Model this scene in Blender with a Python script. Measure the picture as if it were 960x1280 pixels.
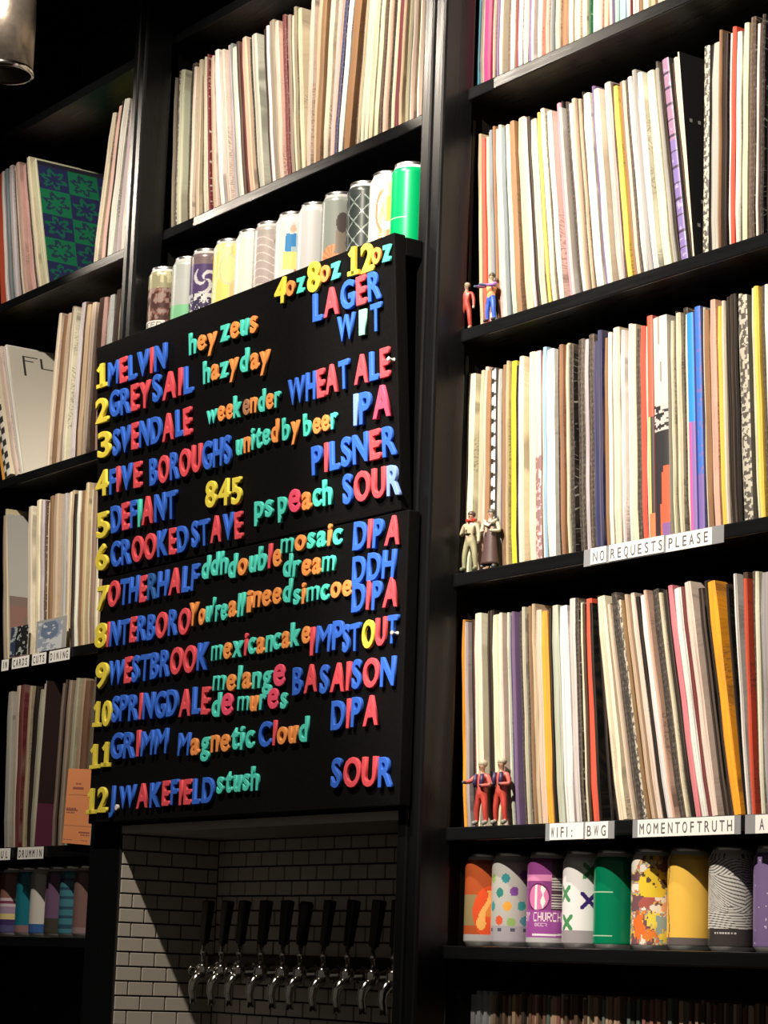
import bpy, bmesh, math, random
from mathutils import Vector, Matrix
random.seed(7)
for o in list(bpy.data.objects): bpy.data.objects.remove(o)
scene = bpy.context.scene
COL = scene.collection

# ------------------------------------------------------------------ camera
F_PX = 3080.1
YAW, PITCH, ROLL = math.radians(55.7614), math.radians(10.4817), math.radians(2.0566)
CAM = Vector((2.9531, -2.1671, -0.2078))
fwd = Vector((-math.sin(YAW)*math.cos(PITCH), math.cos(YAW)*math.cos(PITCH), math.sin(PITCH)))
r0 = Vector((math.cos(YAW), math.sin(YAW), 0)); u0 = r0.cross(fwd)
RIGHT = r0*math.cos(ROLL)+u0*math.sin(ROLL); UP = u0*math.cos(ROLL)-r0*math.sin(ROLL)
cd = bpy.data.cameras.new('camera'); cam = bpy.data.objects.new('camera', cd); COL.objects.link(cam)
cd.sensor_fit = 'VERTICAL'; cd.sensor_height = 36; cd.sensor_width = 27; cd.lens = F_PX/1280*36
cd.clip_start = .05
M = Matrix((RIGHT, UP, -fwd)).transposed().to_4x4(); M.translation = CAM; cam.matrix_world = M
scene.camera = cam
# ------------------------------------------------------------------ world, lights, exposure
scene.view_settings.view_transform = 'Standard'; scene.view_settings.look = 'None'
scene.view_settings.gamma = 1; scene.view_settings.use_curve_mapping = False
scene.view_settings.exposure = 0.0
w = bpy.data.worlds.new('dim_room'); scene.world = w; w.use_nodes = True
w.node_tree.nodes['Background'].inputs[0].default_value = (1, .86, .70, 1)
w.node_tree.nodes['Background'].inputs[1].default_value = .06
def spot(name, loc, aim, power, size, blend, color=(1, .87, .72), rad=.025):
    l = bpy.data.lights.new(name, 'SPOT'); l.energy = power; l.spot_size = math.radians(size); l.spot_blend = blend
    l.color = color; l.shadow_soft_size = rad
    o = bpy.data.objects.new(name, l); COL.objects.link(o); o.location = loc
    o.rotation_euler = (Vector(aim)-Vector(loc)).to_track_quat('-Z', 'Y').to_euler(); return o
spot('spot_light_right', (.80, -1.97, 2.12), (.50, 0, .90), 600, 40, .30)
spot('spot_light_middle', (-.12, -1.20, 2.06), (-.50, 0, .70), 225, 66, .55)
spot('spot_light_left', (-.95, -1.17, 2.06), (-1.44, 0, 1.03), 95, 44, .65)
spot('spot_light_track_third', (-1.68, -1.20, 1.98), (-.05, -.06, 1.18), 45, 16, .7)
spot('spot_light_track_fourth', (-3.20, -1.20, 1.98), (-1.03, -.06, 1.16), 60, 13, .7)

# ------------------------------------------------------------------ projection helpers (photo pixel <-> place)
def proj(P):
    d = Vector(P)-CAM; z = d.dot(fwd)
    return 480+F_PX*d.dot(RIGHT)/z, 640-F_PX*d.dot(UP)/z
def ray(px, py): return RIGHT*(px-480)-UP*(py-640)+fwd*F_PX
def at(px, py, Y):
    r = ray(px, py); return CAM+r*((Y-CAM.y)/r.y)
def on_plane(px, py, p0, n):
    r = ray(px, py); return CAM+r*((p0-CAM).dot(n)/r.dot(n))
def x_at(px, y, z):
    a, b = -4., 3.
    for _ in range(40):
        m = (a+b)/2
        if proj((m, y, z))[0] < px: a = m
        else: b = m
    return (a+b)/2

# ------------------------------------------------------------------ materials
MATS = {}
def mat(name, color, rough=.5, metal=0., spec=.5, bump=0, bscale=60, var=0., coat=0, trans=0, alpha=1):
    if name in MATS: return MATS[name]
    m = bpy.data.materials.new(name); m.use_nodes = True; nt = m.node_tree; N = nt.nodes; L = nt.links
    b = N['Principled BSDF']; b.inputs['Base Color'].default_value = (*color, 1); b.inputs['Roughness'].default_value = rough
    b.inputs['Metallic'].default_value = metal; b.inputs['Specular IOR Level'].default_value = spec
    b.inputs['Coat Weight'].default_value = coat; b.inputs['Transmission Weight'].default_value = trans
    b.inputs['Alpha'].default_value = alpha
    tc = N.new('ShaderNodeTexCoord'); nz = N.new('ShaderNodeTexNoise'); nz.inputs['Scale'].default_value = bscale; nz.inputs['Detail'].default_value = 5
    L.new(tc.outputs['Object'], nz.inputs['Vector'])
    if bump:
        bp = N.new('ShaderNodeBump'); bp.inputs['Strength'].default_value = bump; bp.inputs['Distance'].default_value = .002
        L.new(nz.outputs['Fac'], bp.inputs['Height']); L.new(bp.outputs['Normal'], b.inputs['Normal'])
    if var:
        mx = N.new('ShaderNodeMix'); mx.data_type = 'RGBA'; mx.inputs['Factor'].default_value = .5
        mx.inputs['A'].default_value = tuple(max(0, c*(1-var)) for c in color)+(1,)
        mx.inputs['B'].default_value = tuple(min(1, c*(1+var)) for c in color)+(1,)
        L.new(nz.outputs['Fac'], mx.inputs['Factor']); L.new(mx.outputs['Result'], b.inputs['Base Color'])
    MATS[name] = m; return m
def paint_mat(nm='black_gloss_paint', sc=(3, 40, 40)):      # black gloss painted timber with brush marks
    m = mat(nm, (.005, .0055, .0065), .36, spec=.45)
    nt = m.node_tree; N = nt.nodes; L = nt.links; b = N['Principled BSDF']
    tc = N.new('ShaderNodeTexCoord'); mp = N.new('ShaderNodeMapping'); mp.inputs['Scale'].default_value = sc
    nz = N.new('ShaderNodeTexNoise'); nz.inputs['Scale'].default_value = 4; nz.inputs['Detail'].default_value = 6
    L.new(tc.outputs['Object'], mp.inputs[0]); L.new(mp.outputs[0], nz.inputs['Vector'])
    r = N.new('ShaderNodeMapRange'); r.inputs['To Min'].default_value = .20; r.inputs['To Max'].default_value = .40
    L.new(nz.outputs['Fac'], r.inputs['Value']); L.new(r.outputs[0], b.inputs['Roughness'])
    bp = N.new('ShaderNodeBump'); bp.inputs['Strength'].default_value = .25; bp.inputs['Distance'].default_value = .001
    L.new(nz.outputs['Fac'], bp.inputs['Height']); L.new(bp.outputs['Normal'], b.inputs['Normal']); return m
PAINT = paint_mat(); PAINT_UP = paint_mat('black_gloss_paint_upright', (40, 40, 2))
def print_mat(name='printed_label', rough=.35, metal=0., attr='Col'):
    m = bpy.data.materials.new(name); m.use_nodes = True; nt = m.node_tree; b = nt.nodes['Principled BSDF']
    a = nt.nodes.new('ShaderNodeVertexColor'); a.layer_name = attr
    nt.links.new(a.outputs['Color'], b.inputs['Base Color']); b.inputs['Roughness'].default_value = rough; b.inputs['Metallic'].default_value = metal
    return m
PRINT = print_mat('printed_card', .5); CANPRINT = print_mat('printed_can_wall', .28, .15)
def sleeve_mat(name, kind):
    """card sleeve: object colour, with the flat print / scuffed ring wear of a spine as texture"""
    m = bpy.data.materials.new(name); m.use_nodes = True; nt = m.node_tree; N = nt.nodes; L = nt.links; b = N['Principled BSDF']
    oi = N.new('ShaderNodeObjectInfo'); tc = N.new('ShaderNodeTexCoord')
    off = N.new('ShaderNodeVectorMath'); off.operation = 'MULTIPLY_ADD'; off.inputs[1].default_value = (1, 1, 1)
    cx = N.new('ShaderNodeCombineXYZ'); mm = N.new('ShaderNodeMath'); mm.operation = 'MULTIPLY'; mm.inputs[1].default_value = 37.
    L.new(oi.outputs['Random'], mm.inputs[0]); L.new(mm.outputs[0], cx.inputs['X']); L.new(mm.outputs[0], cx.inputs['Z'])
    L.new(tc.outputs['Object'], off.inputs[0]); L.new(cx.outputs[0], off.inputs[2])
    def noise(sc, scale, det=3):
        mp = N.new('ShaderNodeMapping'); mp.inputs['Scale'].default_value = sc; L.new(off.outputs[0], mp.inputs[0])
        n = N.new('ShaderNodeTexNoise'); n.inputs['Scale'].default_value = scale; n.inputs['Detail'].default_value = det; L.new(mp.outputs[0], n.inputs['Vector']); return n.outputs['Fac']
    def ramp(f, a, c):
        r = N.new('ShaderNodeMapRange'); r.inputs['From Min'].default_value = a; r.inputs['From Max'].default_value = c; L.new(f, r.inputs['Value']); return r.outputs[0]
    def mix(fac, A, B, k=1.):
        x = N.new('ShaderNodeMix'); x.data_type = 'RGBA'
        s = N.new('ShaderNodeMath'); s.operation = 'MULTIPLY'; s.inputs[1].default_value = k; L.new(fac, s.inputs[0]); L.new(s.outputs[0], x.inputs['Factor'])
        for sk, v in (('A', A), ('B', B)):
            if isinstance(v, tuple): x.inputs[sk].default_value = v
            else: L.new(v, x.inputs[sk])
        return x.outputs['Result']
    base = oi.outputs['Color']
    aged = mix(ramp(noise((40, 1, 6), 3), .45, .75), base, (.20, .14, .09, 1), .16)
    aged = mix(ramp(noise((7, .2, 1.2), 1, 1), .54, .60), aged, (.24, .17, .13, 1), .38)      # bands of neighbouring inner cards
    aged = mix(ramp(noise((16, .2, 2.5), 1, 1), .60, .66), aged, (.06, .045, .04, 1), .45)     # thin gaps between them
    if kind == 'plain': out = aged
    elif kind == 'printed':
        gate = ramp(noise((1, 1, 9), 1, 1), .52, .56)
        ink = ramp(noise((500, 1, 240), 1, 2), .50, .56)
        g = N.new('ShaderNodeMath'); g.operation = 'MULTIPLY'; L.new(gate, g.inputs[0]); L.new(ink, g.inputs[1])
        out = mix(g.outputs[0], aged, (.10, .07, .07, 1), .45)
    else:
        out = mix(ramp(noise((260, 1, 130), 1, 4), .57, .66), aged, (.62, .58, .5, 1), .85)
    L.new(out, b.inputs['Base Color']); b.inputs['Roughness'].default_value = .6; b.inputs['Specular IOR Level'].default_value = .15
    bp = N.new('ShaderNodeBump'); bp.inputs['Strength'].default_value = .4; bp.inputs['Distance'].default_value = .0006
    L.new(noise((200, 1, 40), 1), bp.inputs['Height']); L.new(bp.outputs['Normal'], b.inputs['Normal']); return m
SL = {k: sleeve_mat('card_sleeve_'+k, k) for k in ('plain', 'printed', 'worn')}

# ------------------------------------------------------------------ mesh helpers
def mesh_obj(name, bm, m, parent=None, smooth=False, loc=None):
    me = bpy.data.meshes.new(name); bm.to_mesh(me); bm.free()
    if m is not None:
        for k in (m if isinstance(m, (list, tuple)) else [m]): me.materials.append(k)
    if smooth:
        for p in me.polygons: p.use_smooth = True
    o = bpy.data.objects.new(name, me); COL.objects.link(o)
    if parent: o.parent = parent
    if loc: o.location = loc
    return o
def link(name, me, parent=None, loc=None):
    o = bpy.data.objects.new(name, me); COL.objects.link(o)
    if parent: o.parent = parent
    if loc is not None: o.location = loc
    return o
def tag(o, label, cat, group=None, kind=None):
    o['label'] = label; o['category'] = cat
    if group: o['group'] = group
    if kind: o['kind'] = kind
    return o
def empty(name, loc, rz=0):
    o = bpy.data.objects.new(name, None); COL.objects.link(o); o.location = loc; o.rotation_euler.z = rz; o.empty_display_size = .02; return o
def structure(o): o['kind'] = 'structure'; return o
def box(bm, x0, x1, y0, y1, z0, z1, bev=0, mi=0):
    vs = [bm.verts.new((x, y, z)) for x in (x0, x1) for y in (y0, y1) for z in (z0, z1)]
    fs = [bm.faces.new([vs[i] for i in f]) for f in ((0, 1, 3, 2), (4, 6, 7, 5), (0, 4, 5, 1), (2, 3, 7, 6), (0, 2, 6, 4), (1, 5, 7, 3))]
    for f in fs: f.material_index = mi
    bmesh.ops.recalc_face_normals(bm, faces=fs)
    if bev: bmesh.ops.bevel(bm, geom=list({e for f in fs for e in f.edges}), offset=bev, segments=2, profile=.5, affect='EDGES')
    return fs
def boxo(name, x0, x1, y0, y1, z0, z1, m, parent=None, bev=.0015):
    bm = bmesh.new(); box(bm, x0, x1, y0, y1, z0, z1, bev); return mesh_obj(name, bm, m, parent)
def lathe(bm, prof, seg=32, mi=0):
    rings = []
    for r, z in prof:
        rings.append([bm.verts.new((r*math.cos(2*math.pi*i/seg), r*math.sin(2*math.pi*i/seg), z)) for i in range(seg)] if r > 1e-6 else [bm.verts.new((0, 0, z))])
    for a, b in zip(rings, rings[1:]):
        for i in range(seg):
            j = (i+1) % seg
            if len(a) == 1: f = bm.faces.new((a[0], b[j], b[i])) if len(b) > 1 else None
            elif len(b) == 1: f = bm.faces.new((a[i], a[j], b[0]))
            else: f = bm.faces.new((a[i], a[j], b[j], b[i]))
            if f: f.material_index = mi; f.smooth = True
def tube(bm, pts, rads, seg=10, mi=0):
    pts = [Vector(p) for p in pts]; rings = []
    if not isinstance(rads, (list, tuple)): rads = [rads]*len(pts)
    for i, p in enumerate(pts):
        d = (pts[min(i+1, len(pts)-1)]-pts[max(i-1, 0)]).normalized()
        a = d.cross(Vector((1, .13, .07))).normalized(); b = d.cross(a)
        rings.append([bm.verts.new(p+(a*math.cos(2*math.pi*k/seg)+b*math.sin(2*math.pi*k/seg))*rads[i]) for k in range(seg)])
    for a, b in zip(rings, rings[1:]):
        for i in range(seg):
            f = bm.faces.new((a[i], a[(i+1) % seg], b[(i+1) % seg], b[i])); f.smooth = True; f.material_index = mi
    for rg in (rings[0], rings[-1]):
        f = bm.faces.new(rg); f.material_index = mi
    bmesh.ops.recalc_face_normals(bm, faces=bm.faces)
def paint_faces(me, fn):
    ca = me.color_attributes.new('Col', 'FLOAT_COLOR', 'CORNER')
    buf = []
    for p in me.polygons:
        c = fn(p); c = (c[0], c[1], c[2], 1.)
        for _ in p.loop_indices: buf.extend(c)
    ca.data.foreach_set('color', buf)

# ------------------------------------------------------------------ room shell
SH = dict(top=1.54, upper=1.150, second=.760, third=.380, fourth=0., cans=-.172, low=-.553)
T = .020; DEP = .335
blackwall = mat('dark_wall_paint', (.012, .012, .014), .8, bump=.2, bscale=90, var=.3)
structure(boxo('wall_back', -4.2, 5.2, .36, .46, -1.75, 2.6, blackwall, bev=0))
structure(boxo('wall_left', -4.3, -4.2, -4.5, .46, -1.75, 2.6, blackwall, bev=0))
structure(boxo('floor', -4.3, 5.2, -4.5, .46, -1.83, -1.75, mat('dark_floor_boards', (.05, .035, .025), .5, bump=.3, bscale=12, var=.4), bev=0))
structure(boxo('ceiling', -4.3, 5.2, -4.5, .46, 2.6, 2.68, mat('black_ceiling_paint', (.010, .010, .011), .85, bump=.2, var=.3), bev=0))

# ------------------------------------------------------------------ the built-in shelving
bk = empty('bookcase', (-.5, .17, -1.74))
tag(bk, 'tall built-in black painted shelving that holds all the records and cans', 'shelves')
MATTE = mat('matt_black_timber', (.006, .005, .0045), .7, spec=.12, bump=.2, bscale=40, var=.4)
def bpart(name, *a, bev=.002, m=PAINT):
    x0, x1, y0, y1, z0, z1 = a; bm = bmesh.new(); cx, cy, cz = (x0+x1)/2, (y0+y1)/2, (z0+z1)/2
    box(bm, x0-cx, x1-cx, y0-cy, y1-cy, z0-cz, z1-cz, bev)
    o = mesh_obj(name, bm, m, bk); o.location = Vector((cx, cy, cz))-bk.location; return o
RX1 = 1.35; LX0 = -2.06
for z in (1.93, SH['top'], SH['upper'], SH['second'], SH['third'], 0, SH['cans'], SH['low'], -.95):
    bpart('shelf', -.0335, RX1, -.012, DEP, z-T, z)
    bpart('shelf', LX0, -1.062, 0, DEP, z-T, z)
for z in (1.93, SH['top'], SH['upper']): bpart('shelf', -1.0215, -.081, 0, DEP, z-T, z)
bpart('shelf', -1.0035, -.0805, -.058, 0, .880, .900); bpart('shelf', -1.0215, -.081, .0003, DEP, .880, .900)
for x0, x1 in ((-.080, -.052), (-.049, -.021)): bpart('post', x0, x1, -.060, .0, -1.7, 2.5, bev=.005, m=PAINT_UP)
for x0, x1 in ((-1.052, -1.030), (-1.027, -1.004)): bpart('post', x0, x1, -.060, .0, .55, 2.5, bev=.005, m=PAINT_UP)
bpart('post', -1.050, -.9335, -.060, 0, -1.7, .55, bev=.003, m=PAINT_UP)
bpart('side_panel', -.047, -.034, .0, DEP, -1.7, 2.5, m=MATTE)
bpart('side_panel', -.081, -.0475, .0, DEP, .05, 2.5, m=MATTE)
bpart('side_panel', -1.062, -1.031, .0, DEP, -1.7, 2.5, m=MATTE)
bpart('side_panel', -1.0305, -1.022, .0, DEP, .05, 2.5, m=MATTE)
bpart('side_panel', RX1, RX1+.03, -.06, DEP, -1.7, 2.5, m=MATTE)
bpart('side_panel', LX0-.03, LX0, -.06, DEP, -1.7, 2.5, m=MATTE)
bpart('back_panel', LX0, RX1, DEP, DEP+.012, -1.7, 2.5, m=mat('matt_black_board', (.008, .008, .009), .8, bump=.2))
for z in (SH['second'], SH['third']):                # thin upright edge strips beside the right bay
    bpart('edge_strip', -.0335, -.031, .006, .012, z+.002, z+.345, bev=.0005, m=mat('dull_edge_metal', (.10, .11, .12), .45, .6))

# ------------------------------------------------------------------ tiled niche under the menu board
NX0, NX1, NY, NZT = -.933, -.065, .145, .010
grout = mat('dark_grout', (.022, .017, .014), .9, bump=.3, bscale=300)
tilem = mat('cream_glazed_tile', (.60, .56, .49), .22, spec=.5, bump=.05, bscale=25, var=.06)
nb = structure(boxo('wall_niche_back', NX0-.02, NX1+.03, NY, NY+.02, -.45, NZT+.03, grout, bev=0))
nl = structure(boxo('wall_niche_left', NX0-.012, NX0, -.059, NY-.0005, -.45, NZT-.0005, grout, bev=0))
structure(boxo('wall_niche_right', NX1, NX1+.012, -.0005, NY-.0005, -.45, NZT-.0005, grout, bev=0))
structure(boxo('ceiling_niche', NX0-.012, NX1+.012, -.058, NY-.0005, NZT, NZT+.014, mat('white_niche_soffit', (.62, .60, .56), .6, bump=.15, var=.08), bev=0))
def tile_mesh(w, h, t=.0035):
    bm = bmesh.new(); box(bm, -w/2, w/2, -t, 0.0003, -h/2, h/2, .0008)
    me = bpy.data.meshes.new('tile'); bm.to_mesh(me); bm.free(); me.materials.append(tilem); return me
TC = {}
def tile(wd, h, parent, loc, rz):
    k = (round(wd, 4), round(h, 4))
    if k not in TC: TC[k] = tile_mesh(*k)
    o = link('tile', TC[k], parent, loc); o.rotation_euler = (random.uniform(-.006, .006), random.uniform(-.002, .002), rz+random.uniform(-.008, .008)); o.location -= 0*Vector((0, 0, 0)); return o
def tiling(parent, a0, a1, zlines, pitch, off, place, g=.0028, gv=None):
    gv = gv or g
    for k, (z1, z0) in enumerate(zip(zlines, zlines[1:])):
        x = a0-pitch+((off+(pitch/2 if k % 2 else 0)) % pitch)
        while x < a1:
            l, r = max(x, a0)+gv/2, min(x+pitch, a1)-gv/2
            if r-l > .004: place((l+r)/2, (z0+z1)/2, r-l, z1-z0-g)
            x += pitch
zb = [NZT-.001]+[-.0133-.0257*k for k in range(15)]
tiling(nb, NX0, NX1, zb, .0514, .020, lambda a, z, wd, h: tile(wd, h, nb, (a, NY, z), 0), gv=.0042)
zl = [NZT-.001]+[-.0185-.0253*k for k in range(15)]
tiling(nl, -.058, NY-.004, zl, .0508, .026, lambda a, z, wd, h: tile(wd, h, nl, (NX0, a, z), math.pi/2))

# ------------------------------------------------------------------ beer taps in the niche
chrome = mat('worn_chrome', (.72, .70, .66), .16, 1., var=.1, bscale=200)
blackpl = mat('black_plastic', (.008, .008, .009), .35, bump=.1)
tw = tag(boxo('tap_rail', -.885, -.0655, .100, .1405, -.219, -.194, blackpl, bev=.003), 'long black rail across the tiled niche carrying the beer taps', 'rail')
def tap_protos():
    out = {}
    bm = bmesh.new(); lathe(bm, [(0, 0), (.006, 0), (.009, .004), (.0105, .062), (.0115, .072), (.009, .078), (0, .0785)], 20)
    for v in bm.verts: v.co.x *= 1.15
    out['round'] = bm
    bm = bmesh.new(); box(bm, -.0105, .0105, -.008, .008, 0, .074, .003)
    for v in bm.verts:
        k = .72+.28*v.co.z/.074; v.co.x *= k; v.co.y *= k
    out['square'] = bm
    me = {}
    for k, b in out.items():
        m_ = bpy.data.meshes.new('handle'); b.to_mesh(m_); b.free(); m_.materials.append(blackpl); me[k] = m_
    def mk(name, fn, smooth=True):
        b = bmesh.new(); fn(b); m_ = bpy.data.meshes.new(name); bmesh.ops.recalc_face_normals(b, faces=b.faces); b.to_mesh(m_); b.free(); m_.materials.append(chrome); return m_
    me['ferrule'] = mk('ferrule', lambda b: lathe(b, [(0, -.034), (.004, -.034), (.0035, -.022), (.006, -.018), (.006, -.013), (.0035, -.010), (.0045, .001), (0, .001)], 16))
    def body(b):
        lathe(b, [(0, -.062), (.008, -.060), (.0115, -.052), (.0115, -.040), (.009, -.034), (0, -.033)], 18)
    me['faucet_body'] = mk('faucet_body', body)
    def shank(b):
        tube(b, [(0, .006, -.048), (0, .020, -.046), (0, .021, -.046), (0, .046, -.045)], [.0085, .0085, .011, .011], 16)
        tube(b, [(0, .028, -.045), (0, .034, -.045)], .0145, 6)
    me['shank'] = mk('shank', shank)
    def spout(b):
        tube(b, [(0, -.002, -.055), (0, -.012, -.060), (0, -.019, -.070), (0, -.020, -.082), (0, -.017, -.094), (0, -.016, -.104)], [.009, .0085, .0075, .0065, .0058, .0062], 14)
    me['spout'] = mk('spout', spout)
    def ring(b):
        pts = [(0.0, -.020+.007*math.cos(a), -.047+.007*math.sin(a)) for a in [i*math.pi/6 for i in range(13)]]
        tube(b, pts, .0022, 8)
    me['vent_ring'] = mk('vent_ring', ring)
    return me
TP = tap_protos()
handles = [260, 283, 305, 332, 359, 381, 410, 440, 472, 498]
ords = ['leftmost', 'second', 'third', 'fourth', 'fifth', 'sixth', 'seventh', 'eighth', 'ninth', 'rightmost']
for i, px in enumerate(handles):
    x = x_at(px, .062, -.145)
    t = empty('beer_tap', (x, .056, -.176))
    if i == 5: lab = 'chrome beer tap with shorter round-topped black handle, sixth from the left'
    elif i == 0: lab = 'chrome beer tap with black handle, leftmost, in the niche corner'
    elif i == 9: lab = 'chrome beer tap with black handle, rightmost, half behind the niche edge'
    else: lab = 'chrome beer tap with square black handle, %s from the left in the niche' % ords[i]
    tag(t, lab, 'tap', 'beer taps in the tiled niche')
    h = link('handle', TP['round' if i == 5 else 'square'], t, (0, 0, 0)); h.rotation_euler = (-.10, random.uniform(-.03, .03), random.uniform(-.2, .2))
    if i == 5: h.scale = (1.05, 1, .92)
    for p in ('ferrule', 'faucet_body', 'shank', 'spout'): link(p, TP[p], t, (0, 0, 0))
    if i < 3: link('vent_ring', TP['vent_ring'], t, (0, 0, 0))

# ------------------------------------------------------------------ menu board
bd = empty('menu_board', (-.54, -.07, .035))
tag(bd, 'large black menu board of two panels covered in coloured foam letters', 'menu board')
board_m = mat('matt_black_panel', (.004, .004, .0045), .7, spec=.08, bump=.25, bscale=140, var=.3)
SEAM, BOT, TOP = .4735, .028, .905
LEAN = .030/(TOP-SEAM)
PL = (Vector((0, -.085, SEAM)), Vector((0, -1, 0)))                      # lower panel front plane
PU = (Vector((0, -.0855, SEAM)), Vector((0, -1, -LEAN)).normalized())    # upper panel front plane, leaning out
def panel(name, x0, x1, z0, z1, lean, thick=.022):
    bm = bmesh.new(); box(bm, x0, x1, -.085, -.085+thick, z0, z1, .002)
    for v in bm.verts: v.co.y -= (v.co.z-SEAM)*lean
    for v in bm.verts: v.co -= bd.location
    return mesh_obj(name, bm, board_m, bd)
panel('lower_panel', -1.014, -.040, BOT, SEAM-.001, 0)
panel('upper_panel', -1.030, -.062, SEAM+.001, TOP, LEAN)
bm = bmesh.new(); box(bm, -.085, -.062, -.0925, -.0605, .872, .902, .002)
for v in bm.verts: v.co -= bd.location
c_ = mesh_obj('bracket', bm, board_m, bd)
def hang(px, py, r=.004):
    bm = bmesh.new(); lathe(bm, [(0, -.003), (r*.6, -.003), (r, 0), (r, .002), (r*.5, .004), (0, .0045)], 12); return bm

# ------------------------------------------------------------------ foam letters
LC = dict(b=('blue', (.045, .17, .78)), r=('red', (.86, .10, .13)), y=('yellow', (.93, .78, .09)), t=('turquoise', (.10, .78, .66)),
          o=('orange', (.98, .36, .10)), w=('white', (.85, .82, .76)), n=('brown', (.45, .22, .12)), B=('light blue', (.25, .42, .90)),
          D=('dark blue', (.03, .13, .42)), R=('pinkish red', (.93, .10, .20)), G=('pale green', (.30, .75, .55)))
for k, (n, c) in LC.items(): mat('foam_'+n.replace(' ', '_'), c, .55, spec=.3, bump=.12, bscale=500, var=.06)
GL = {}
def glyph_raw(ch, extrude=.038, off=.018, bevel=.016):
    c = bpy.data.curves.new('g', 'FONT'); c.body = ch; c.size = 1; c.extrude = extrude; c.offset = off; c.bevel_depth = bevel; c.bevel_resolution = 1; c.resolution_u = 4
    o = bpy.data.objects.new('g', c); COL.objects.link(o); bpy.context.view_layer.update()
    me = bpy.data.meshes.new_from_object(o.evaluated_get(bpy.context.evaluated_depsgraph_get()))
    bpy.data.objects.remove(o); bpy.data.curves.remove(c); return me
def glyph(ch, col):
    k = (ch, col)
    if k in GL: return GL[k]
    if (ch, 0) not in GL:
        me = glyph_raw(ch, off=-.004 if ch in 'MWmw' else .018)
        if ch == '1':       # slab foot under the one
            b_ = bmesh.new(); b_.from_mesh(me); xs = [v.co.x for v in b_.verts]; cx_ = max(xs)-.08; ym = min(v.co.y for v in b_.verts)
            bmesh.ops.delete(b_, geom=list(b_.verts), context='VERTS')
            def sl(x0, x1, y0, y1): box(b_, x0, x1, y0, y1, -.05, .05, .012)
            sl(cx_-.075, cx_+.075, 0, .74); sl(cx_-.22, cx_+.22, -.01, .115)
            for k_ in range(1): 
                fs_ = box(b_, -.20, .06, -.065, .065, -.049, .049, 0); vv = {v for f in fs_ for v in f.verts}
                rt = Matrix.Rotation(.75, 4, 'Z')
                for v in vv: v.co = rt @ v.co+Vector((cx_-.01, .66, 0))
            b_.to_mesh(me); b_.free()
        xs = [v.co.x for v in me.vertices]; zs = [v.co.z for v in me.vertices]
        x0, x1 = min(xs), max(xs); zmin = min(zs)
        for v in me.vertices: v.co = Vector((v.co.x-(x0+x1)/2, -(v.co.z-zmin), v.co.y))     # stand up, back at y=0
        GL[(ch, 0)] = (me, x1-x0, max(v.co.z for v in me.vertices))
    me, wd, hh = GL[(ch, 0)]
    m2 = me.copy(); m2.name = 'letter'; m2.materials.clear(); m2.materials.append(MATS['foam_'+LC[col][0].replace(' ', '_')])
    GL[k] = (m2, wd, hh); return GL[k]
CAPH = glyph('H', 'b')[2]
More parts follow.
